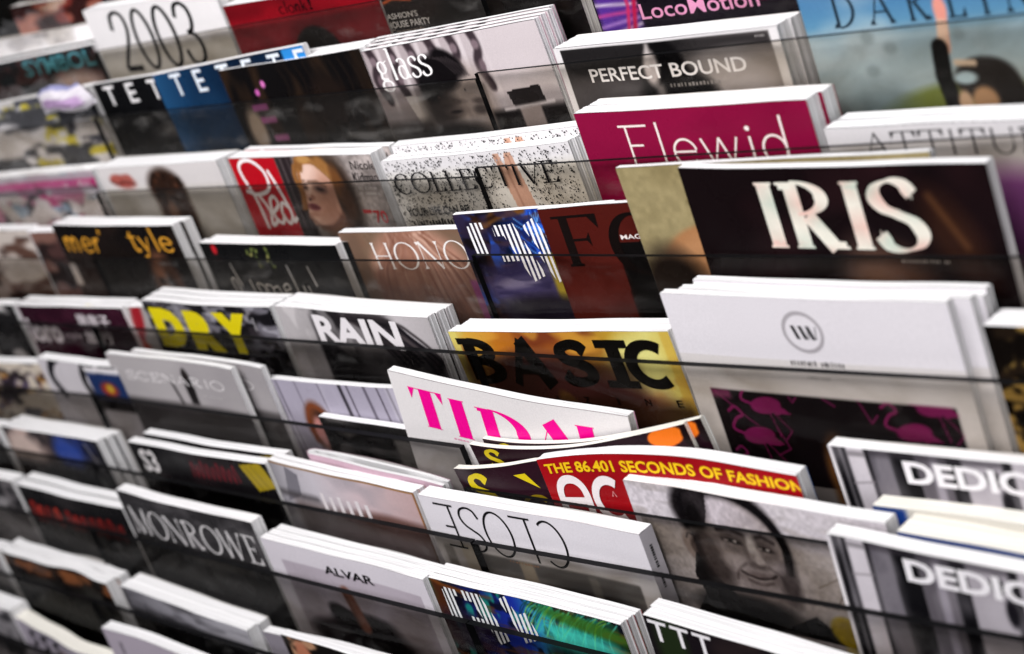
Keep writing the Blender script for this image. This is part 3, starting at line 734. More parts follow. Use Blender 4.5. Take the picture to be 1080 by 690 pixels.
a.ell(92, 52, 14, 2.6, '4a403e', .8, 4, .8); a.ell(124, 54, 8, 2.6, '4a403e', .8, 4, .7); a.ell(93, 60, 13, 4, '5d5250', .9, 0, .7); a.ell(92, 60.5, 7, 1.4, '1d1718', .6); a.ell(122, 61, 8, 4, '4d4442', .9); a.line([(104, 54), (108, 66), (110, 76)], 4, '8d807a', 4, .6)
a.ell(100, 70, 30, 3.5, 'a9a4a6', .9, 0, .5); a.ell(84, 80, 40, 10, '151213', .7); a.rect(134, 64, 230, 96, '141213', 6, .95); a.poly([(158, 50), (196, 48), (198, 62), (162, 66)], '232021'); a.rect(166, 64, 190, 96, '8d8280', 2, .9); a.line([(150, 64), (206, 62)], 2.5, 'c9c2c4', 2, .8)
a.ell(78, 47, 1.3, 1.3, '4a3c38', .5); a.ell(112, 44, 1.2, 1.2, '4a3c38', .5)
a.ser('glass', 14, 84, 0, 27.6, 'f4f1f0', thick=.12, thin=.035, serif=.07)
m = put('glass', a, 'grey lilac magazine with white lower-case serif letters over a dark haired head', .0058, back_col='c9a8b4'); copies(m, 4, 'the grey lilac magazines with white serif letters', dh=.0012)
a = Art(W('perfect'), 96, 1.1).fill('dedbdb'); a.rect(6, 1.5, 200.5, 80, '2c2a2a', .8)
im0 = a.im.copy(); a.clouds(90, 40, .42, .75, '8d8684', 3); a.rect(6, 1.5, 201, 12, '1b191a', 6, .8); a.ell(170, 34, 40, 20, 'a19a97', .8); a.ell(45, 38, 40, 14, '4d494a', .9)
a.ell(104, 22, 19, 22, '0b0a0b', .25); a.ell(110, 46, 36, 24, '0f0e0f', .3); a.ell(91, 20, 7, 13, 'b3aaa7', .5, 12); a.line([(93, 4), (88, 20)], 4, 'd4cbc7', 3, .7); a.rect(90, 32, 98, 50, 'a8a09d', 5, .6)
b = np.clip(np.maximum(np.maximum(6-a.X, a.X-200.5), np.maximum(1.5-a.Y, a.Y-80))/.8+.5, 0, 1); a.mix(b, 'dedbdb')
a.txt('PERFECT BOUND', 29, 175, 17.5, 27.8, 'efecec', bold=.012); a.ticks(104, 150, 32, 35, '8a8583', 4, 14); a.ticks(189, 197, 4, 5.5, 'a09b99', 6, 6)
m = put('perfect', a, 'white bordered magazine with white sans-serif capitals over a dark portrait', .0128); copies(m, 2, 'the white bordered magazines with a dark portrait')
a = Art(W('darling'), 104, 1.1).gy([(0, '3a6c9c'), (24, '5788a8'), (34, '8fa6b0'), (60, '9fb0b4'), (104, '8a9c9e')]); a.clouds(50, 22, .45, .75, 'b4c0c2', 6, .6)
for x, y in ((45, 34), (60, 42), (43, 56), (110, 36)): a.ell(x, y, 5, 4, '6f7d80', .8, 0, .5)
a.ell(112, 96, 75, 30, '6f7a3a', .2); a.rect(20, 66, 66, 104, '4b5a60', 22, .6)
a.line([(102, 22), (99, 45)], 7.5, 'd9a48c', 1.5); a.ell(102, 20, 4.6, 8, 'd98f80', .4); a.line([(101, 30), (97, 44)], 7, 'd6b7a0', 1.5)
a.line([(95, 44), (93, 62), (96, 84)], 12, '191919', 1.5); a.ell(122, 66, 22, 15, '2a2726', .2); a.ell(136, 78, 12, 16, '262322', .3); a.line([(104, 54), (116, 55)], 4, 'c9b49c', 2); a.ell(108, 64, 8, 4, 'a9bfc6', .5); a.ell(118, 79, 9, 9, 'b58f6c', .4); a.ell(104, 80, 5, 8, 'c9a88a', .5)
for ch, x0, x1 in (('D', 23, 42), ('A', 51, 70), ('R', 78, 97), ('L', 106, 121), ('I', 130, 138), ('N', 146, 166), ('G', 172, 190)): a.ser(ch, x0, x1, 3, 26, '22303c', thick=.11, thin=.05, serif=.09)
m = put('darling', a, 'sky blue magazine with spaced dark capitals and a raised arm over a green hill', .012, bow=.001)

# ================================================================== tier 1
a = Art(W('lips'), 96, 1.6).fill('d3cecd'); a.rect(0, 24, 230, 96, 'b9b4a8', 10, .6)
a.ell(42, 16, 22, 7, '9a4a42', .6, 4); a.ell(30, 13, 12, 5, 'a8564c', .6); a.ell(52, 13, 10, 5, 'a85a50', .6); a.line(curve([(16, 15), (30, 18), (44, 16), (64, 19)]), 2, '5d2a26', 1.6)
a.ell(122, 46, 30, 38, '3a241a', .4); a.ell(120, 24, 32, 20, '2a1a13', .45); a.ell(124, 56, 19, 26, '80604e', .5); a.ell(136, 58, 13, 28, '3d281f', .8)
for i in range(60): rx_ = random.Random(i); t_ = rx_.uniform(0, 6.28); a.ell(121 + 29*math.cos(t_)*rx_.uniform(.6, 1.05), 24 + 17*math.sin(t_)*rx_.uniform(.6, 1.05), 3.6, 3, ['2a1a13', '4a2c1e', '1c110c'][i % 3], .8, 0, .8)
m = put('lips', a, 'pale grey magazine with red lips and the top of a dark head of hair', .0085); copies(m, 3, 'the pale grey magazines with red lips')
a = Art(W('redm'), 96, 1.2).gx([(0, '8d8683'), (.45, '9c938f'), (1, 'b5aaa6')]); a.clouds(30, 20, .45, .75, '7d7470', 3); a.grain(3, 3, .12, 5)
a.rect(71, -5, 96, 96, '2a2224', 6); a.rect(78, 0, 81, 70, '6a5f60', 2, .6); a.rect(88, 0, 90, 70, '5a5052', 2, .6)
a.ell(128, 34, 36, 40, '4a3626', .4); a.ell(152, 40, 20, 40, '33261f', .6)
a.poly([(102, 10), (126, 6), (142, 20), (150, 40), (140, 54), (120, 66), (96, 66), (91, 58), (95, 46), (97, 34), (99, 22)], 'd9b09a')
a.ell(110, 16, 16, 11, 'e6c4b4', .7); a.ell(132, 44, 22, 28, 'a87460', .9, 15, .7); a.ell(118, 52, 16, 14, 'c08c76', .9, 0, .6); a.ell(142, 48, 6, 9, 'cf9c86', .5); a.ell(146, 44, 5, 16, '3d2b22', .7)
a.ell(121, 31, 9, 4.2, '4a3430', .9, 10, .75); a.ell(121, 31.5, 5, 1.3, '1f1413', .6, 10, .9); a.ell(100.5, 29, 4.5, 3.4, '5a4038', .9, 0, .7); a.ell(100.5, 29.5, 2.6, 1.1, '1f1413', .6, 0, .9); a.line([(107, 24), (120, 24), (131, 29)], 2.2, '5d4232', 1.6, .8); a.line([(97, 23), (103, 23)], 1.8, '5d4232', 1.4, .8)
a.ell(104, 39, 5, 3, '9a6654', .8); a.ell(101, 41, 2.4, 1.4, '4a2c28', .6); a.line([(107, 30), (102, 38)], 2, 'e8c8b6', 2, .8)
a.ell(102, 48, 9, 3.6, '7a3c40', .5, 6); a.line([(93, 47), (102, 47.5), (111, 49.5)], 1.0, '45201f', .9); a.ell(100, 55, 8, 2.5, 'a87460', .9, 0, .7); a.line(curve([(92, 58), (106, 68), (128, 64), (142, 54)]), 4, '6d4638', 4, .7); a.ell(96, 38, 3, 12, 'b98a78', .9, 0, .5)
for i in range(16):
    t = i/15; a.line(curve([(99 - 3*t, 14 + 14*t), (101 + 3*t, 2 + 7*t), (118 + 8*t, 2 + 6*t), (138 + 10*t, 12 + 8*t), (152 + 6*t, 32 + 6*t)]), 2.2, ['a86f3c', '7d4a26', 'c08a52', '6a3e22', '96602f'][i % 5], 1.6, .85)
for i in range(22):
    t = i/21; a.line(curve([(98 + 6*t, 12 + 3*t), (102 + 8*t, 3 + 2*t), (114 + 6*t, 1 + 5*t), (124 + 9*t, 6 + 9*t), (134 + 12*t, 12 + 16*t), (146 + 10*t, 20 + 24*t)]), 1.2, ['c89a5c', '5d3a1e', 'a8743e', 'd8b070', '7d5230'][i % 5], 1.2, .6)
a.ell(103, 8, 5, 6, '8a5c32', .6); a.ell(112, 3, 9, 4, 'b98a50', .7); a.ell(136, 8, 12, 6, '9a6a3a', .8, 30); a.ell(150, 26, 8, 16, '6d4526', .8); a.ell(157, 44, 8, 16, '4a2e1c', .8)
for i in range(7):
    t = i/6; a.line(curve([(100 - 6*t, 6 + 3*t), (94 - 4*t, 20), (97 - 5*t, 34), (92 - 6*t, 50)]), 2.0, ['96602f', '5d3a20', 'b07a44'][i % 3], 1.8, .8)
a.box(1, .3, 71, 92, 'b30f1e')
rs = [curve([(28, 66), (30, 40), (24, 14), (14, 8), (8, 20), (14, 34)]), curve([(24, 14), (40, 4), (56, 12), (54, 30), (34, 38)]), curve([(34, 38), (44, 56), (40, 70)])]
pol = []
for s_ in (curve([(22, 70), (20, 40), (12, 14), (18, 4), (34, 3), (48, 14), (46, 30), (26, 36), (10, 32)]), curve([(26, 36), (34, 52), (30, 66), (40, 62)]), curve([(38, 54), (50, 46), (48, 38), (40, 42), (38, 56), (46, 64), (54, 56)]), curve([(66, 50), (58, 44), (52, 54), (58, 64), (66, 54), (60, 28), (54, 12)]), curve([(66, 52), (66, 62), (72, 58)])):
    pol += ribbon(s_, np.full(len(s_), 3.6))
a.v(pol, 'f4eeee')
a.ser('Nicole' if False else 'vicole', 178, 212, 4, 13, '1a1416', thick=.12, thin=.05) if False else a.txt('Nicole', 178, 212, 5, 13, '1a1416', bold=.0, shear=.15)
a.txt('Kidman', 176, 210, 15.5, 24, '1a1416', shear=.15)
a.ticks(176, 204, 28, 31, 'e4dcd8', 2, 14); a.ticks(178, 206, 33, 36, 'e4dcd8', 3, 14); a.txt('70', 186, 204, 50, 62, 'b8242a', bold=.02); a.rect(172, 50, 184, 53, 'b8242a', 1)
m = put('redm', a, 'magazine with a scarlet script panel beside a blonde woman with curled hair', .0075); copies(m, 3, 'the magazines with a scarlet script panel', dx=-.002, each=[(0, 0), (.008, .001)])
a = Art(W('coll'), 96, 1.0).fill('dfdcdd'); rr = random.Random(4); a.rect(0, 12, 240, 96, 'd3cfc4', 8, .7)
dots = []
for i in range(2700):
    x, y = rr.uniform(2, 223), rr.uniform(1, 94); r_ = rr.uniform(.42, .95)
    if 138 < x < 168 and y > 6: continue
    n_ = rr.choice((4, 5, 6)); o_ = rr.uniform(0, 6)
    dots.append([(x + r_*rr.uniform(.7, 1.2)*math.cos(o_-6.283*j/n_), y + r_*rr.uniform(.7, 1.2)*math.sin(o_-6.283*j/n_)) for j in range(n_)])
a.v(dots, '17161a')
a.poly([(139, 3), (146, 3), (148, 14), (152, 3), (160, 3), (162, 16), (168, 50), (170, 96), (140, 96), (146, 50), (140, 20)], 'c79c86'); a.line([(149, 16), (154, 60)], 2, '9a705e', 2, .7); a.line([(142, 6), (143, 18)], 1.4, 'a87a66', 1); a.line([(156, 6), (156, 18)], 1.4, 'a87a66', 1)
a.ser('COLLECTIVE', 8, 206, 11.6, 29, '141318', thick=.15, thin=.05, serif=.09)
a.txt('YOUR LIFE CAN BE', 10, 88, 41.5, 49, '141318', bold=.022, shear=.1); a.txt('MARVELLOUS', 16, 80, 52, 59, '141318', shear=.1) if False else a.ticks(14, 84, 52, 58, '141318', 4, 18)
a.ticks(104, 150, 6, 8, '9a9698', 3, 20); a.ticks(176, 205, 32, 34.5, '6a6668', 5, 14)
m = put('coll', a, 'white magazine speckled with black dots and a bare forearm between serif letters', .0062); copies(m, 4, 'the speckled white magazines', dh=.0004, each=[(0, 0), (.001, .0065), (.0015, .0062)])
a = Art(W('flew'), 96).fill('86103a'); a.clouds(80, 40, .4, .8, '780c33', 3); a.ser('Flewid', 37, 188, 10.5, 41.5, 'efe2dc', thick=.062, thin=.05)
m = put('flew', a, 'crimson magazine with thin white lettering', .0128, back_col='86103a'); copies(m, 2, 'the crimson magazines with thin white lettering', dx=.001)
a = Art(W('att'), 96, 1.2).fill('cfcccd'); a.ser('ATTITUDE', 26, 172, 4, 20, '3a383a', thick=.1, thin=.05, serif=.07); a.rect(0, 24, 200, 96, 'b5b1ae', 10, .7); a.ell(120, 60, 50, 30, '6d3b6e', .6)
m = put('att', a, 'pale grey magazine with thin dark serif capitals behind the black stack with silver letters', .012, curl=.0); copies(m, 2, 'the pale grey magazines with dark serif capitals')

# ================================================================== tier 2
a = Art(W('mer'), 96, 1.4).fill('100c0c'); a.clouds(60, 40, .5, .8, '2b1d18', 2); a.ell(190, 62, 26, 34, '7a4e38', .5); a.face(188, 62, 26, '8a5c44', '1a1210', shade=.4)
a.ell(120, 55, 40, 40, '17110f', .6); a.rect(0, 30, 60, 96, '3b2f2b', 20, .7); a.rect(-2, 44, 14, 70, 'cfc4bb', 4)
a.ser("mer'", 12, 100, 4, 30, 'd99a32', thick=.135, thin=.07); a.ser('tyle', 150, 232, 3, 27, 'd99a32', thick=.16, thin=.08, shear=-.15)
m = put('mer', a, 'black magazine with rounded orange lower-case lettering', .010, bow=.002); copies(m, 2, 'the black magazines with orange lettering', dx=.004)
a = Art(W('scr'), 96, 1.4).fill('0f0f10'); a.rect(0, 14, 220, 96, '2a2a2b', 10, .5); a.ell(22, 6, 4, 5, 'c0202a', .5)
rr = random.Random(2)
for i in range(16): x, y = 92 + rr.uniform(-18, 18), 5 + rr.uniform(-4, 18); a.ell(x, y, 2.6, 1.6, rr.choice(['7d8a45', 'a9a860', '4f5a2c']), .5, rr.uniform(0, 180), .8)
pol = []
for s_ in ([(38, 20), (44, 44)], [(32, 50), (30, 38), (36, 36), (40, 50)], [(60, 36), (62, 50)], [(72, 50), (70, 40), (80, 42), (80, 50)], [(84, 50), (84, 41), (92, 42), (93, 50)], [(93, 44), (102, 42), (104, 50)], [(110, 46), (120, 44), (118, 39), (111, 42), (113, 51), (122, 50)], [(128, 20), (132, 50)], [(142, 40), (144, 52)], [(150, 40), (152, 52)], [(160, 20), (164, 40)]):
    q = curve(s_); pol += ribbon(q, np.full(len(q), 2.0))
a.v(pol, 'd9d6d4')
m = put('scr', a, 'black magazine with chalky white handwriting and a sprig of green', .008, back_col=.05); copies(m, 2, 'the black magazines with chalky handwriting', dx=.006)
a = Art(W('hono'), 96, 1.0).fill('7a6250'); a.ell(95, 62, 74, 66, 'b98a76', .2)
rr = random.Random(21)
for i in range(110):
    t = rr.random(); x = 26 + 140*t; a.line(curve([(92 + 50*(t-.5) + rr.uniform(-6, 6), 1 + rr.uniform(0, 4)), (58 + 74*t, 15 + rr.uniform(-3, 3)), (x-4, 38), (x - 18 + 36*t + rr.uniform(-6, 6), 94)]), rr.uniform(.8, 3), rr.choice(['d9b09a', '9a6a54', 'e3c0ac', '7d503e', 'b08070', '6a4034']), 2.2, rr.uniform(.25, .6))
a.clouds(40, 26, .5, .75, '7a5040', 4, .5); a.rect(0, 40, 200, 98, '4d2f28', 24, .45)
a.rect(150, 44, 172, 96, '8a3a78', 3, .8); a.rect(164, 44, 200, 96, '2a1a18', 4); a.rect(0, 0, 26, 96, '6b5546', 9, .8)
a.ser('HONOR', 36, 192, 9.5, 33.5, 'f1ebe7', thick=.105, thin=.035, serif=.09)
m = put('hono', a, 'magazine of rosy blonde hair with thin white serif capitals', .009)
def iris_eye(w, seed, green=False):
    a = Art(w, 98, 1.0)
    a.gx([(0, '1a0f0c'), (.12, '3a2014'), (.25, '0c1224'), (.5, '122a80'), (.62, '1848a8'), (1, '2680bc')] if not green else [(0, '3a1d0e'), (.08, '120c10'), (.2, '121a52'), (.45, '1a2f9a'), (.56, '2f86b8'), (.7, '1d8f80'), (.88, '14584c'), (1, '1c2a12')])
    a.clouds(14, 12, .5, .62, '0a0a18', seed, .85); a.clouds(10, 18, .55, .68, '2f62dd' if not green else '1fa58c', seed+2, .7); a.clouds(22, 5, .55, .7, '6a3c1a', seed+5, .6)
    return a
a = iris_eye(W('N'), 5)
a.line(curve([(22, 12), (44, 3), (70, 0)]), 7, '6a4420', 3); a.line(curve([(14, 0), (30, 6), (52, 0)]), 4, '2a1810', 3); a.rect(0, 0, 12, 60, '2b170e', 6, .8); a.rect(0, 18, 20, 50, '0d0a10', 8, .9)
a.ell(52, 62, 50, 22, '463f66', .6); a.ell(46, 58, 26, 5, '9890a8', .7, -6, .6); a.clouds(26, 8, .5, .62, '2a2548', 4, .6); a.rect(78, 36, 120, 98, 'a8932c', 4, .95); a.ell(60, 84, 50, 14, '1d1824', .6)
for i in range(26): a.line([(62+rr.uniform(-8, 26), rr.uniform(0, 34)), (66+rr.uniform(-6, 30), rr.uniform(0, 40))], .9, ['6fb8ff', '2d70e8', '0d1f58'][i % 3], .8, .7)
st = stroke_text('F', 12, 30, 10, 34, thick=.55, thin=.24) + ribbon([(36, 15), (58, 15)], np.full(2, 9.0)) + ribbon([(50, 12), (66, 56)], np.full(2, 15.0)) + ribbon([(36, 38), (60, 38)], np.full(2, 5.0)) + ribbon([(72, 10), (84, 34)], np.full(2, 15.0)) + ribbon([(80, 32), (90, 57)], np.full(2, 17.0))
a.v(striped(st, 4.7, .52, .06), 'f2f1f4')
m = put('N', a, 'glossy blue magazine with letters made of white slanting stripes, left of the dark red cover', .005)
a = Art(W('FC'), 98, 1.0).fill('4a1712'); a.clouds(60, 40, .4, .8, '3a110e', 3); a.poly([(64, 30), (170, 24), (170, 98), (58, 98), (60, 46)], '0d0b0b'); a.rect(0, 40, 60, 98, '5a231d', 6, .5)
a.ser('F', 6, 54, 6.5, 46, '150e0d', thick=.2, thin=.05, serif=.16); a.ser('C', 56, 104, 8, 54, '120c0b', thick=.2, thin=.05, serif=.05)
a.txt('MAGAZINE', 66.5, 110, 23.6, 27.2, 'e6dcd8', bold=.015)
m = put('FC', a, 'dark red magazine with huge black serif letters', .005)
a = Art(W('tan'), 118, 1.2).fill('978a64'); a.clouds(50, 30, .4, .8, '8a7d58', 8); a.grain(4, 4, .05, 3); a.ell(60, 76, 46, 32, 'a07048', .12, -12); a.ell(56, 80, 44, 30, 'b08058', .5, -12); a.ell(20, 100, 30, 40, '241c18', .5); a.line([(53, 26), (55, 30)], 1.2, '6a5c3c', 1)
m = put('tan', a, 'khaki magazine with a bare shoulder, tucked behind the black cover with silver letters', .005)
a = Art(W('iris'), 118, 1.1).fill('120a0c'); a.clouds(70, 60, .5, .8, '241215', 3); a.ell(200, 48, 16, 32, '3a2014', .9, -25, .6); a.line([(188, 20), (206, 52)], 4, '6d4628', 6, .6); a.ell(150, 88, 30, 34, '4a3228', .7); a.ell(132, 92, 22, 40, '8a6a58', .8, 0, .5)
def pearl(x, y):
    k = .5 + .5*math.sin(x*.11 + y*.13); j = .5 + .5*math.sin(x*.07 - y*.21 + 1)
    return (C('e6e2d4')*(1-j) + (C('e0b8ac')*k + C('bccabb')*(1-k))*j)
a.v(stroke_text('IRIS', 58, 182, 9.5, 55, thick=.24, thin=.04, serif=.15), pearl)
a.ticks(158, 190, 61, 63, 'b8aea8', 6, 14)
m = put('iris', a, 'black magazine with large silvery serif capitals', .0075); iris_m = m

# ================================================================== tier 3
a = Art(W('dry'), 96, 1.3).fill('2b262a'); a.clouds(36, 18, .45, .6, '6b6870', 4); a.clouds(24, 12, .5, .62, '121014', 9); a.rect(0, 44, 230, 96, '171416', 8, .8); a.clouds(20, 8, .6, .7, 'b9b7be', 14, .6)
for ch, x0, x1 in (('D', 8, 60), ('R', 70, 122), ('Y', 122, 176)): a.txt(ch, x0, x1, 7, 49, 'dccb12', bold=.085)
a.ticks(186, 190, 10, 24, 'b9b5b9', 3, 3)
m = put('dry', a, 'charcoal magazine with heavy yellow capitals', .0086); copies(m, 3, 'the charcoal magazines with heavy yellow capitals', dx=.001, dh=.0006)
a = Art(W('rain'), 96, 1.1).gx([(0, 'bdb8b9'), (.2, 'aaa5a6'), (.7, '5d595b'), (.8, 'c5bfc1'), (1, 'b0abac')])
for i in range(30): a.line(curve([(60+rr.uniform(-6, 6), 6), (90 + 2.2*i, 2 + rr.uniform(0, 5)), (126 + 2.0*i, 20 + rr.uniform(-4, 4)), (150 + 2.2*i, 44), (170+2*i, 80)]), 3.4, ['17141a', '2f2a2c', '4d4547', '0c0a0c'][i % 4], 2, .85)
a.ell(70, 14, 26, 16, '1b181a', .4); a.ell(60, 50, 40, 50, '262325', .5); a.rect(0, 0, 46, 96, 'b3aeaf', 6, .9); a.clouds(18, 30, .55, .7, 'e2dddd', 8, .4); a.rect(20, 40, 46, 96, '979293', 4, .8); a.rect(50, 40, 210, 96, '151315', 10, .7)
a.txt('RAIN', 50, 166, 5, 32, 'e9e4e6', bold=.035)
m = put('rain', a, 'grey magazine with white bold capitals over windblown dark hair', .0085, back_col=.02); copies(m, 3, 'the grey magazines with white bold capitals')
a = Art(W('basic'), 96, 1.0).gx([(0, 'd8c873'), (.1, 'c9a03c'), (.22, 'b9701f'), (.5, '9a5622'), (.75, 'b8922f'), (.9, 'd9d07a'), (1, 'cdb95a')])
a.clouds(50, 20, .5, .7, '6d2f1a', 3, .8); a.clouds(36, 14, .55, .7, 'd9a03a', 8, .6); a.ell(90, 58, 60, 40, '4a2028', .5); a.ell(70, 52, 36, 30, '1d1012', .5); a.ell(150, 58, 60, 24, '5d2c34', .7); a.ell(112, 62, 9, 14, 'b98a34', .4, -30); a.ell(196, 26, 26, 22, 'dcd98a', .6, 0, .8); a.rect(230, 0, 240, 96, 'c9a846', 2, .8); a.rect(0, 0, 9, 96, 'd8c96a', 2, .9); a.rect(0, 24, 196, 96, '2e1a14', 16, .72); a.rect(60, 56, 239, 96, '2e1c12', 12, .85)
def slab_word(a):
    for ch, x0, x1 in (('B', 8, 50), ('A', 56, 108), ('S', 114, 152), ('I', 158, 192), ('C', 186, 232)):
        if ch == 'I':
            a.v([[(170, 6.5), (184, 6.5), (184, 45), (170, 45)]], '0c0a08'); a.v([[(160, 6.5), (193, 6.5), (193, 13), (160, 13)]], '0c0a08'); a.v([[(160, 39), (193, 39), (193, 45), (160, 45)]], '0c0a08')
        elif ch == 'A': a.v([q for q in stroke_text('A', x0, x1, 6, 45, thick=.38, thin=.2)], '0c0a08')
        elif ch == 'B': a.v([q for q in stroke_text('B', x0, x1+4, 8.5, 42, thick=.42, thin=.2)], '0c0a08'); a.v([[(6, 5.5), (24, 5.5), (24, 11), (6, 11)]], '0c0a08')
        else: a.v([q for q in stroke_text(ch, x0+3, x1, 10, 41, thick=.40, thin=.25)], '0c0a08')
slab_word(a)
for i, ch in enumerate('MAGAZINE'): a.txt(ch, 2 + 31.5*i + (3 if ch == 'I' else 0), 2 + 31.5*i + (5 if ch == 'I' else 6), 53, 58.5, '120c08', bold=.01)
m = put('basic', a, 'golden brown magazine with massive black slab letters', .010); copies(m, 2, 'the golden brown magazines with black slab letters', dx=.004)
a = Art(W('W'), 140, 1.0).fill('dbd8da'); a.clouds(40, 14, .5, .75, 'bdb8b0', 6, .4); a.rect(-2, -2, 240, 50, 'dbd7db', 6)
a.rect(17, 70, 212, 140, '0f090c', .8)
def flamingo(x, y, s, c='741a50', fl=1):
    a.ell(x, y, 15*s, 7*s, c, .15, -10*fl); a.poly([(x+8*s*fl, y-4*s), (x+22*s*fl, y+6*s), (x+6*s*fl, y+7*s)], c)
    a.line(curve([(x-12*s*fl, y), (x-22*s*fl, y-4*s), (x-17*s*fl, y-12*s), (x-10*s*fl, y-16*s), (x-15*s*fl, y-22*s), (x-22*s*fl, y-18*s)]), 2.6*s, c, .8)
    a.line([(x+2*s, y+6*s), (x+6*s*fl, y+26*s)], 1.1*s, c, .8); a.line([(x+6*s, y+6*s), (x+18*s*fl, y+20*s), (x+10*s*fl, y+28*s)], 1.0*s, c, .8)
flamingo(48, 104, .95); flamingo(62, 80, .9); flamingo(176, 90, .9); flamingo(196, 71, .9); flamingo(40, 132, .8)
for p in ([(20, 72), (44, 92), (50, 96)], [(84, 72), (86, 76), (90, 72)], [(112, 71), (120, 76)], [(140, 70), (146, 86), (152, 80)], [(178, 108), (190, 118), (186, 130)], [(66, 96), (72, 112), (60, 118)]): a.line(p, 1.2, '6d1a4c', .8)
a.rect(16, 70, 34, 77, '8a2a60', 4, .7)
a.ell(112, 128, 14, 30, '5a3a1e', .4)
b = np.clip(np.maximum(np.maximum(17-a.X, a.X-212), 70-a.Y)/.8+.5, 0, 1); a.mix(b*(a.Y > 44), 'd0cbc9')
t = np.linspace(0, 2*np.pi, 60); ring = np.stack([113.5 + 15*np.cos(t), 23.5 + 13.5*np.sin(t)], 1); a.v(ribbon(ring, np.full(60, 2.6)), 'a7a2a6')
for i in range(3): a.v([[(104.5+6*i, 19), (107.5+6*i, 19), (110.5+6*i, 28.5), (107.5+6*i, 28.5)]], '2a282b')
for x in (117, 123): a.line([(x, 28), (x+1, 20)], .8, '4a484b', .8)
a.ticks(96, 137, 43.6, 47.5, '2a282b', 12, 15); a.ticks(106, 128, 55, 57, 'a8a3a2', 14, 10)
m = put('W', a, 'white magazine with a small grey ring emblem above a black panel of pink flamingos', .0058, cover=MATT); copies(m, 4, 'the white magazines with a ring emblem', dx=.0045, dh=.0, each=[(.006, .0004), (.004, -.0012), (.002, .0012)])
a = Art(W('gold'), 96, 1.4).fill('1d150e'); a.clouds(14, 12, .5, .62, 'a08040', 3); a.clouds(20, 14, .52, .64, '0c0806', 9)
m = put('gold', a, 'dark brown magazine mottled with gold at the right end', .020)

# ================================================================== tier 4
a = Art(W('scen'), 96, 1.3).fill('aaa5a6'); a.clouds(90, 40, .4, .8, '9d989a', 3); a.rect(0, 47, 230, 96, '4a4647', 6, .9)
a.ser('SCENARIO', 24, 200, 16.5, 26, 'ece8e8', thick=.17, thin=.08, serif=.08)
a.ell(134, 26, 8, 18, '1a1618', .3); a.ell(133, 15, 5, 6, '231c1c', .4); a.rect(127, 28, 141, 46, '1a1618', 4); a.line([(103, 23), (110, 46)], 4.4, '1f1a1c', 2); a.ticks(150, 190, 34, 35.4, 'cbc6c6', 2, 16)
m = put('scen', a, 'light grey magazine with thin spaced capitals and a small dark figure', .006, bow=-.004, cover=MATT); copies(m, 2, 'the light grey magazines with a small dark figure', dx=.032, dh=-.001, gap=.004)
a = Art(W('stripe'), 96, 1.1).fill('aaa4b4')
for i, x in enumerate((2, 24, 30, 55, 62, 92, 128, 160, 171, 196, 214, 228)): a.line([(x, -2), (x+4, 98)], [4, 2.5, 5, 3, 2, 1.5, 1.5, 5, 2, 4, 2, 3][i], ['2b2630', '57515e', '38323c', '1d1920'][i % 4], 2, .85)
a.clouds(26, 70, .5, .7, 'c9c4d0', 5, .6); a.ell(106, 44, 20, 24, '6a3a24', .4, 12); a.ell(118, 50, 18, 22, '2b1a16', .4, -20); a.ell(106, 50, 12, 15, 'c98a84', .4)
a.line(curve([(90, 60), (90, 40), (100, 25), (114, 27), (132, 42)]), 5, '7d4022', 2.5)
m = put('stripe', a, 'lilac magazine of striped panelling with the top of an auburn head', .006)
a = Art(W('low'), 96, 1.3).fill('121112'); a.clouds(60, 16, .45, .7, '5d5958', 4); a.clouds(30, 10, .5, .7, '1a1818', 9); a.rect(100, 10, 150, 96, '8d8884', 5, .7); a.rect(0, 3, 220, 12, '0d0c0d', 4, .9)
m = put('low', a, 'low dark magazine in front of the lilac striped cover, beneath the pink lettered one', .007)
a = Art(W('tidal'), 96, 1.2).fill('e2dedd')
PK = 'f0068f'; tw = lambda x: 0
for ch, x0, x1, y0 in (('T', 18, 58, 10.6), ('I', 61, 84, 13), ('D', 94, 142, 15.5), ('A', 144, 192, 15.5), ('L', 188, 230, 14)):
    a.ser(ch, x0, x1, y0, y0+35, PK, thick=.40 if ch in 'TILD' else .42, thin=.022, serif=.24)
a.ticks(56, 72, 50, 51.6, 'e0609c', 2, 18)
m = put('tidal', a, 'white magazine with large magenta serif capitals, slumped and leaning to the right', .0075, back_col='d8a0b8', bow=.004); tid = m
a = Art(W('S2'), 60, 1.1).fill('240f18'); a.clouds(60, 20, .4, .8, '1a0a12', 3); a.ell(203, 6, 17, 8, 'e8731c', .1); a.ell(223, 8, 5, 10, '160a0c', .3)
a.v(stroke_text('S', 14, 32, 3, 20, thick=.34, thin=.16), 'c9b21c')
m = put('S2', a, 'plum magazine with an orange spot and a small yellow letter behind the red cover', .0046, bow=.003, sag=.008, pages=CREAM)
copies(m, 2, 'the plum magazines with an orange spot', dx=.010, dh=.0012)
a = Art(W('S1'), 60, 1.0).fill('2b121d'); a.clouds(60, 20, .4, .8, '1d0b14', 6); a.v(stroke_text('S', 14, 40, 6, 34, thick=.34, thin=.14), 'd9c21a')
a.v([[(72, 8), (84, 8), (92, 22)]], 'd9c21a'); a.v(stroke_text('S', 66, 96, 28, 52, thick=.24, thin=.10), '8a7414')
m = put('S1', a, 'plum magazine with a bold yellow S shape beside the red cover', .006, bow=.004, pages=CREAM)
a = Art(W('ace'), 70, 1.0).fill('a10f18'); a.clouds(60, 30, .4, .8, '8f0b14', 3); a.rect(0, 40, 250, 70, '70080f', 10, .5)
a.txt('THE 86.401 SECONDS OF FASHION', 6, 237, 4, 12.0, 'f2c61c', bold=.028)
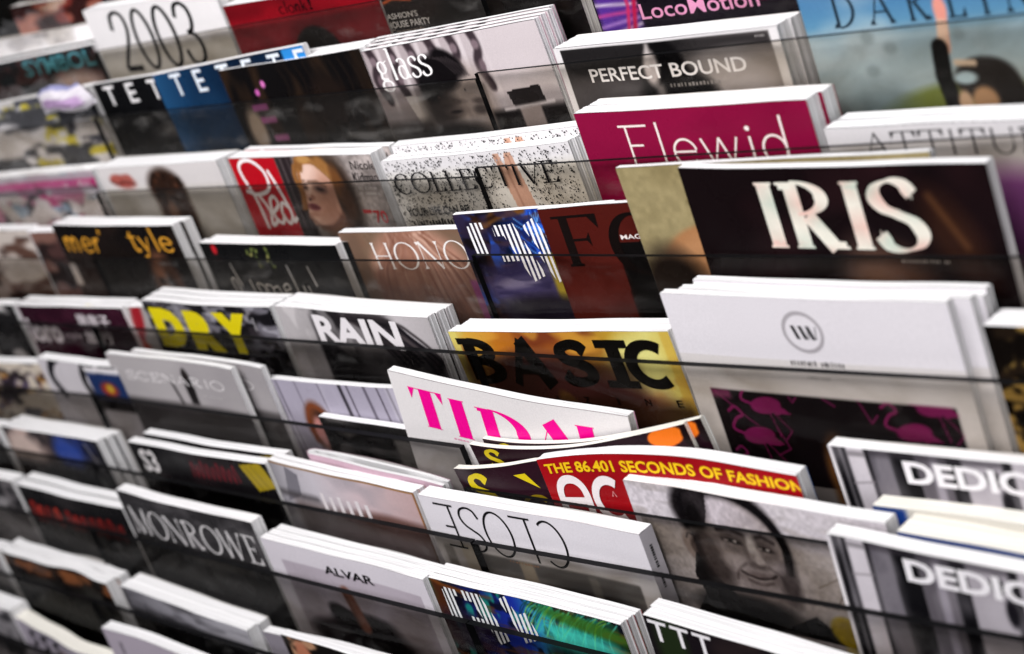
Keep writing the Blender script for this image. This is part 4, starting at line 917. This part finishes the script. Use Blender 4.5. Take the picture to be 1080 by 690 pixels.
for pts, wd in ((curve([(12, 44), (13, 26), (20, 18), (31, 18), (38, 26), (38, 44)]), 6.5), ([(14, 34), (38, 34)], 5.5), (arc(62, 33, 15, 15, 55, 305, 26), 6.5), (arc(104, 33, 16, 15, 0, 360, 36), 6.5)):
    p_ = np.array(pts, float); p_ = p_ if len(p_) > 2 else np.linspace(p_[0], p_[1], 5); a.v(ribbon(p_, np.full(len(p_), wd)), 'efe6e6')
a.v(ribbon(np.array([(64, 30), (66, 26), (68, 30)], float), np.full(3, .7)), 'e8a0a0')
m = put('ace', a, 'bright red magazine with a yellow headline and rounded white letters', .0118, bow=.001, sag=-.0095, back_col='2d4a78')
a = Art(W('face'), 104, .95).fill('ccc5ca'); a.rect(0, 32, 230, 104, 'c0b6ae', 6, .7); a.clouds(60, 30, .45, .8, 'd0c9ca', 3, .6); a.clouds(30, 12, .55, .7, '8a8078', 5, .35)
a.ell(90, 42, 45, 52, '141012', .12, -6); a.ell(60, 16, 22, 22, '141012', .3)                       # hair mass
a.ell(92, 50, 40, 46, 'b5a9a6', .16, -4); a.ell(88, 18, 27, 15, 'c9bfc4', .5, 14)                    # face, forehead
a.ell(110, 58, 26, 44, '7d7270', .9, -4, .6); a.ell(62, 62, 14, 36, '8a7d7a', .9, 0, .7)
a.line(curve([(50, 30), (48, 14), (58, 3), (84, -3), (108, 3), (124, 16), (131, 34), (129, 52)]), 7, '0d0a0c', 1.6)
a.poly([(50, 4), (74, -2), (70, 14), (66, 24), (60, 34), (52, 36)], '151113'); a.ell(61, 14, 10, 14, '3a3436', .7, 10, .6); a.ell(56, 24, 8, 14, '0d0a0b', .6)
a.ell(47, 46, 8, 13, 'a3938c', .35, -14); a.line(curve([(43, 40), (46, 36), (51, 40), (50, 52), (46, 56)]), 1.6, '4d423e', 1.2); a.ell(48, 46, 3, 6, '5d504b', .7)
a.line(curve([(52, 36), (54, 56), (60, 74), (70, 90)]), 7, '1c1718', 3, .9)
a.line([(50, 33), (70, 31), (92, 33), (106, 36), (124, 35)], 5, 'bdb4b0', 4, .55)
for x, y, k in ((85, 35, 1.0), (113, 37, .8)):
    a.ell(x, y, 13*k, 6.5, '544947', .8, 4, .85); a.ell(x, y+.8, 8*k, 2.2, '1d1717', .7, 4); a.ell(x+3*k, y+.4, 1.6, 1.0, 'cfc6c2', .6); a.ell(x-5*k, y+.6, 2.2, 1.0, 'a89d99', .6, 0, .8); a.ell(x-1, y+3.6, 9*k, 1.6, '9a8e8a', .8, 4, .7); a.line([(x-11*k, y-7), (x, y-9.5), (x+11*k, y-6)], 3.2, '2f2726', 2.4, .85); a.ell(x+2, y+8, 11*k, 3, '6d625f', .9, 0, .6)
a.line([(103, 24), (104, 40), (107, 50)], 5, 'cfc6c2', 4, .8); a.ell(100, 36, 4, 6, 'e6dfdc', .8, 0, .8); a.line([(97, 30), (96, 44), (97, 51)], 3, '5d5250', 3, .7); a.ell(103, 52, 8.5, 3.2, '5a4f4c', .7); a.ell(105, 48, 4, 3, 'b5aaa6', .8)
a.line(curve([(92, 52), (84, 58), (80, 66)]), 2, '4d4240', 2, .8); a.line(curve([(112, 52), (119, 56), (122, 62)]), 2, '4d4240', 2, .8)
a.ell(101, 62, 17, 5, '6a5d5a', .9, -4, .7); a.line(curve([(86, 59), (94, 62), (102, 62.5), (110, 61), (116, 57.5)]), 2.2, '2b2221', 1.2, .9); a.line(curve([(91, 62.8), (101, 64.4), (111, 62)]), 1.5, 'a59a96', 1, .8); a.line(curve([(90, 65), (101, 67.5), (112, 64)]), 1.6, '4a3f3d', 1.6, .7)
a.ell(80, 92, 44, 13, '131011', .5); a.poly([(48, 50), (58, 66), (72, 78), (82, 92), (50, 100), (40, 70)], '131011'); a.ell(66, 62, 12, 14, '3a3231', .9, 0, .8); a.ell(126, 64, 8, 15, '3d3535', .9, 0, .8); a.ell(102, 74, 14, 5, '8d817e', .9, 0, .7); a.ell(80, 52, 10, 6, 'b0a5a1', .9, 0, .5); a.ell(120, 50, 7, 5, 'a3989a', .9, 0, .5); a.ell(62, 44, 9, 14, '4d4341', .9, 0, .8)
a.poly([(30, 104), (50, 78), (70, 92), (110, 100), (140, 84), (168, 104)], '0f0c0d'); a.ell(163, 92, 13, 12, 'c9ac1c', .25); a.line([(150, 60), (168, 50), (186, 46)], 1.0, '7d7268', 1.2); a.line([(160, 74), (172, 58)], 1.0, '6d625a', 1.2); a.grain(2.4, 2.4, .07, 5)
m = put('face', a, 'black and white magazine of a smiling dark haired man held by the leaning acrylic front', .0112)
def dedicated(key):
    a = Art(W(key), 96, 1.0).fill('a59fa4')
    for x0, x1, c in ((-2, 3, 'e6e2e4'), (3, 14, '111013'), (8, 10, '5d5a5e'), (14, 27, 'cfc9ce'), (27, 31, '141216'), (31, 45, '4d4950'), (45, 64, '0f0e11'), (64, 86, '5a555b'), (74, 80, '87818a'), (86, 97, '0e0d10'), (97, 124, 'a8a2a8'), (124, 131, '131215'), (131, 160, 'b5afb5'), (160, 168, '1a181b'), (168, 230, '8d878c')): a.rect(x0, -2, x1, 98, c, 1.4, 1, .0)
    a.clouds(20, 40, .5, .75, 'c0bac0', 4, .35); a.rect(14, 2, 27, 6, '7d787c', 2, .8); a.rect(30, 0, 124, 4.5, '353137', 4, .7); a.line([(13, 26), (28, 24)], 1.2, '8d878c', 1); a.ell(116, 12, 5, 6, '141216', .5); a.ell(122, 30, 4, 10, '17151a', .5)
    a.txt('DEDICATED', 54, 214, 5.5, 22, 'efecee', bold=.035)
    return a
m = put('dedU', dedicated('dedU'), 'black and white striped magazine with bold white capitals, upper of the two alike', .0105)
a = Art(W('wb1'), 80, 2).fill('cdc9bf'); a.rect(-2, 0, 24, 80, '1d3f8a', 3); m = put('wb1', a, 'cream paged book with a blue corner behind the thicker one at the right', .0122, pages=CREAM, curl=0.0)
a = Art(W('wb2'), 80, 1.2).fill('cfccc6'); a.rect(-2, 0, 220, 3.4, '1c3c86', 1); m = put('wb2', a, 'thick cream paged book with a blue stripe behind the lower striped magazine', .0195, pages=CREAM)

# ================================================================== tier 5
a = Art(W('G1'), 96, 1.6).gx([(0, 'b59a92'), (.3, 'c9aea4'), (.5, '2a2326'), (.62, '2b3f86'), (.78, '1f2c62'), (1, '17151b')]); a.clouds(40, 30, .5, .7, '1b181c', 4, .8); a.ell(40, 30, 40, 26, 'd0bab0', .5); a.ell(140, 22, 30, 18, '2f4796', .6); a.line([(188, 6), (206, 40)], 3, 'a9a5aa', 3, .7); a.rect(0, 40, 230, 96, '141214', 10, .8)
m = put('G1', a, 'magazine with a skin toned and deep blue picture near the left end', .0085); copies(m, 3, 'the magazines with a skin toned and blue picture', dx=.003)
a = Art(W('G2'), 96, 1.3).fill('121012'); a.clouds(60, 20, .5, .8, '241a1c', 3)
a.txt('S3', 14, 44, 6, 31, 'cfcbca', bold=.03)
for i in range(9): a.line(curve([(108+9*i, 26), (112+9*i, 10+3*math.sin(i*2.1)), (116+9*i, 24)]), 2.0, '7a1220', 1.6, .9)
a.poly([(197, 5), (232, 0), (246, 24), (214, 31)], 'a08a1c'); a.line([(206, 6), (222, 28)], 1.2, '6d5c14', 1); a.line([(216, 4), (232, 26)], 1.2, '6d5c14', 1)
m = put('G2', a, 'black magazine with faint red script and a mustard yellow corner', .0095); copies(m, 2, 'the black magazines with a mustard yellow corner', dx=.012, dh=.003, gap=.003)
a = Art(W('G3'), 96, 1.1).gx([(0, '8d8a90'), (.12, 'b3afb5'), (.3, 'c9c3ca'), (.6, 'd0bcc0'), (1, 'c0a3a2')]); a.clouds(50, 26, .5, .75, '9a959c', 3, .6); a.poly([(24, 2), (40, 8), (34, 30), (10, 40)], '77747c'); a.rect(0, 0, 202, 1.6, '9a6a2a', .6); a.rect(198.5, 0, 203, 96, '8a5a26', .8)
a.rect(20, 34, 240, 96, '5d4f4e', 10, .7); a.ell(160, 40, 60, 10, '6a4a44', .7); a.rect(0, 28, 60, 34, '3a3638', 6, .7)
for i in range(6): a.box(64 + 12*i, 22 + (i % 2)*2, 69 + 12*i, 40, 'e4dcde')
m = put('G3', a, 'pinkish white magazine with a brass coloured edge and white upright strokes', .0062, back_col='c0a0a0'); copies(m, 2, 'the pinkish white magazines with a brass edge', dx=-.001)
a = Art(W('close'), 96, 1.0).fill('dedadd'); a.rect(0, 38, 250, 96, 'cbc6c0', 5, .6); a.clouds(50, 12, .55, .7, 'b0aaa2', 6, .4); a.rect(-2, -2, 260, 36, 'dedadf', 5)
a.rect(50, 46, 224, 96, '6a6661', 1.6, .95); a.rect(50, 46, 224, 58, '4d4a47', 4, .8); a.rect(96, 46, 112, 96, 'a8997f', 3, .7); a.rect(30, 40, 46, 96, 'c9bda4', 3, .6); a.rect(8, 44, 20, 96, '6a645c', 4, .7); a.ell(170, 74, 50, 16, '2c2a2a', .7); a.rect(170, 48, 180, 90, '8a857c', 4, .5)
pol = stroke_text('CLOSE', -160, -14, -44, -4.5, thick=.062, thin=.045)
a.v([[(-x, -y) for x, y in p] for p in pol], '101012')
a.ticks(86, 120, 46.4, 48.4, '8d6a50', 4, 10)
m = put('close', a, 'white magazine standing upside down with thin black inverted capitals', .0134, spine='R', spine_col='c4c0c6', cover=MATT); clo = m
v_, f_ = [], []; rr = random.Random(9); x = .018
def spine_text(m, w_, H):
    V = []; F = []; z = .012
    while z < .05:
        h = rr.uniform(.0006, .0016); b = len(V); V += [[w_+.00025, .005, H-z], [w_+.00025, .0075, H-z], [w_+.00025, .0075, H-z-h], [w_+.00025, .005, H-z-h]]; F.append([b, b+1, b+2, b+3]); z += h+rr.uniform(.0005, .0012) + (.004 if rr.random() < .1 else 0)
    link_mesh('spine_lettering', V, F, [BLACK], m.root)
spine_text(clo, W('close')/1000, FLOOR + POS['close'][5] - .001)
m = put('dedL', dedicated('dedL'), 'black and white striped magazine with bold white capitals, lower of the two alike', .0115)
# the rolled magazine: a sheaf folded back on itself behind the brass edged one
def rolled():
    n, X0, h0, d0, X1, h1, d1 = POS['roll']; A = spot(n, X0, h0, d0); B = spot(n, X1, h1, d1)
    e = B - A; L = np.linalg.norm(e); e /= L; up = UP - e*np.dot(UP, e); up /= np.linalg.norm(up); nb = np.cross(up, e); H = FLOOR + h1 - .001
    rt = bpy.data.objects.new('magazine', None); COL.objects.link(rt); O = A - (H - .004)*up
    rt.matrix_world = Matrix(((e[0], nb[0], up[0], O[0]), (e[1], nb[1], up[1], O[1]), (e[2], nb[2], up[2], O[2]), (0, 0, 0, 1)))
    tag(rt, 'folded back magazine with a rounded bend and loose white pages behind the brass edged one', 'magazine', 'magazines standing in the rack')
    def path(r, x1): # U shape in plan: front run, bend at the left, back run
        p = [(x1 - (x1 - .006)*t, -r*.55 + .0006*math.sin(9*t)) for t in np.linspace(0, 1, 14)]
        p += [(.006 - r*1.5*math.sin(t), -r*.55*math.cos(t) + .0016*(1-math.cos(t))/2) for t in np.linspace(.2, math.pi-.2, 9)]
        p += [(.006 + (x1 - .006)*t, r*.55 + .0016 + .0045*math.sin(math.pi*t)*(1 if r > .003 else .5)) for t in np.linspace(0, 1, 14)]
        return p
    def sheet(nm, r0, r1, mat, ink=None, kids=None):
        a_, b_ = path(r0, L), path(r1, L); V = []; F = []; N_ = len(a_)
        for (x, y) in a_: V += [[x, y, H-.004], [x, y, 0]]
        for (x, y) in b_: V += [[x, y, H-.004], [x, y, 0]]
        for i in range(N_-1):
            q = 2*i; F.append([q, q+2, q+3, q+1]); g = 2*N_+q; F.append([g, g+1, g+3, g+2]); F.append([q, g, g+2, q+2])
        return link_mesh(nm, V, F, [mat], rt, np.tile(C(ink), (len(V), 1)) if ink else None)
    sheet('cover', .0066, .0069, GLOSS, 'c2a2b0')
    for k in range(6): sheet('leaves', .0014 + .0008*k, .0014 + .0008*k + .0005, PAPER)
rolled()

# ================================================================== tier 6
a = Art(W('H1'), 96, 1.5).fill('121012'); a.clouds(50, 30, .5, .8, '241e20', 3)
for i, (x, c) in enumerate(((18, 'c02a22'), (30, 'd8382c'), (48, 'a01f1c'), (70, 'e0402e'), (98, 'a8221e'), (112, 'b82820'), (128, '9a1d1a'), (148, '8a1a18'), (166, '9c1e1a'), (186, '8a1a18'), (204, '7d1816'))):
    a.line(curve([(x-5, 40), (x-2, 20 + (i*7) % 9), (x+5, 24), (x+3, 42)]), 3.2, c, 2, .95)
m = put('H1', a, 'black magazine with glowing red script near the left end', .011); copies(m, 2, 'the black magazines with red script', dh=.002)
a = Art(W('monr'), 96, 1.2).fill('2c2a2c'); a.clouds(40, 20, .45, .75, '4d4a4c', 3); a.rect(0, 48, 240, 96, '0d0c0e', 6, .95); a.ell(150, 60, 60, 5, '4d4944', .9, 0, .8)
for i in range(40): a.line([(rr.uniform(0, 230), rr.uniform(0, 50)), (rr.uniform(0, 230), rr.uniform(0, 50))], .8, '6d6a6c', 1, .25)
a.ser('MONROWE', 8, 232, 16, 46, 'd3d0d0', thick=.13, thin=.05, serif=.07, shear=.0)
m = put('monr', a, 'charcoal magazine with tall narrow silvery capitals', .0122)
a = Art(W('alvar'), 96, 1.0).fill('dad4db'); a.rect(21, 18, 214, 96, 'b8aeb8', .8); a.clouds(60, 26, .45, .8, '9a9098', 3, .4); b = np.clip(np.maximum(np.maximum(21-a.X, a.X-214), 18-a.Y)/.8+.5, 0, 1); a.mix(b, 'dad4db')
a.ell(120, 78, 60, 22, '1a1618', .3); a.ell(88, 66, 22, 12, '151214', .3, 20); a.line([(104, 38), (112, 70)], 15, '8a5a4a', 4); a.line([(100, 38), (106, 70)], 4, '5d382c', 4, .7); a.rect(21, 44, 60, 96, '8d8488', 12, .6); a.ell(60, 88, 30, 14, '2a2426', .6); a.ell(180, 60, 24, 20, 'a79ca2', .8)
a.txt('ALVAR', 84, 152, 12.6, 21.4, '100e10', bold=.03)
m = put('alvar', a, 'pale lilac magazine with a small bold black word and a darker inner panel', .0076, back_col='c2bac2'); copies(m, 3, 'the pale lilac magazines with a small black word')
a = iris_eye(W('Ng'), 15, True)
for i in range(60): x = rr.uniform(112, 212); a.line(curve([(x, -2 + rr.uniform(0, 6)), (x - 14, 12 + rr.uniform(-4, 4)), (x - 24 + rr.uniform(-9, 9), 30)]), .9, ['5de0c8', '0a3a34', '2fb8a0', '0c2a1a', '8ac83a'][i % 5], .9, .7)
a.ell(165, 30, 44, 14, '49d6c0', .7, 6, .8); a.ell(172, 10, 50, 6, '3a6a1c', .7, 6, .8); a.rect(120, 36, 212, 98, '0c2a2c', 12, .8); a.ell(150, 52, 36, 8, '8a7a1c', .7, 0, .8); a.rect(0, 0, 14, 60, '4a2410', 5, .9); a.line([(4, 0), (16, 4), (40, 6)], 4, '6d3a14', 3); a.rect(0, 28, 60, 60, '2a1a34', 12, .7)
st = stroke_text('F', 14, 34, 8, 34, thick=.5, thin=.22) + ribbon([(38, 9), (60, 9)], np.full(2, 9.0)) + ribbon([(52, 7), (70, 46)], np.full(2, 15.0)) + ribbon([(38, 30), (60, 30)], np.full(2, 4.0)) + ribbon([(84, 3), (92, 20)], np.full(2, 10.0)) + ribbon([(96, 16), (104, 38)], np.full(2, 22.0))
a.v(striped(st, 5.4, .54, .05), 'eef0f0')
m = put('Ng', a, 'glossy blue and sea green magazine with letters of white slanting stripes, beside the lilac stack', .0068, back_col='a01c28'); copies(m, 3, 'the glossy blue and green magazines', dx=-.001)
a = Art(W('TTT'), 96, 1.2).fill('171216'); a.clouds(40, 30, .5, .75, '2a2020', 3); a.ell(20, 20, 14, 30, '1f2a16', .7); a.ell(84, 24, 14, 10, '8a4a24', .7); a.ell(110, 26, 20, 8, '6d3a20', .7)
for i in range(3): a.txt('T', 3 + 19.5*i, 19 + 19.5*i, 2.4, 19.5, 'efecee', bold=.01)
m = put('TTT', a, 'dark magazine with three white capital Ts in the bottom row', .0095); copies(m, 2, 'the dark magazines with three white Ts', dx=-.003)

# ================================================================== tiers 7 and 8
a = Art(W('I1'), 96, 1.5).fill('0f0c0b'); a.clouds(30, 10, .42, .62, '8a5230', 4, .9); a.rect(0, 0, 240, 2, '120d0b', 1); a.rect(0, 20, 240, 96, '0f0c0c', 6); a.clouds(12, 5, .55, .7, '1a0f0a', 9, .8); a.rect(0, 22, 240, 96, '0d0b0b', 5)
m = put('I1', a, 'black magazine with a copper coloured band and a wavy page block', .0125, wavy=.0025); copies(m, 2, 'the black magazines with a copper band', dx=.002)
a = Art(W('I2'), 96, 1.5).gx([(0, '6a686e'), (.4, '8d8b92'), (1, 'a8a6ac')]); a.clouds(50, 10, .45, .7, '3d3b40', 3, .8); a.rect(0, 22, 230, 96, '1a191c', 10, .9); a.rect(0, 0, 8, 96, '4a484c', 4)
m = put('I2', a, 'smoky grey magazine stack in the second lowest row', .0118); copies(m, 2, 'the smoky grey magazines', dx=.001)
a = Art(W('I3'), 96, 1.2).fill('3a2c20'); a.clouds(20, 14, .48, .6, 'b58a6a', 4); a.clouds(26, 16, .5, .6, '120e0c', 9); a.ell(26, 18, 12, 16, 'b9765a', .5); a.rect(150, 4, 228, 30, '8a7a2c', 12, .7); a.txt('b', 126, 136, 3, 16, 'e2dcd4', bold=.02); a.rect(0, 0, 8, 96, '17110f', 3)
m = put('I3', a, 'brown and gold magazine with a mottled picture at the bottom edge', .0082)
a = Art(W('I3b'), 96, 2).fill('8d8790'); m = put('I3b', a, 'mauve grey magazine behind the brown and gold one at the bottom edge', .009)
a = Art(W('J1'), 96, 1.4).fill('a49ca8'); a.clouds(40, 20, .5, .7, '85808c', 3)
for x in (40, 66, 92): a.line(curve([(x+8, 8), (x-4, 13), (x+7, 21), (x-3, 28)]), 5, '121014', 2)
a.rect(100, 16, 205, 20, '6a3c30', 3, .8)
m = put('J1', a, 'magazine with cream pages and black rounded letters in the bottom left corner', .016, pages=CREAM, wavy=.002)
a = Art(W('J2'), 96, 1.3).fill('b3a9b5'); a.ticks(22, 32, 11, 27, '1d1a20', 3, 4); a.rect(190, 6, 245, 96, '77707a', 6, .7)
m = put('J2', a, 'mauve magazine with a curved white top in the bottom row', .012, bow=-.004, cover=MATT)
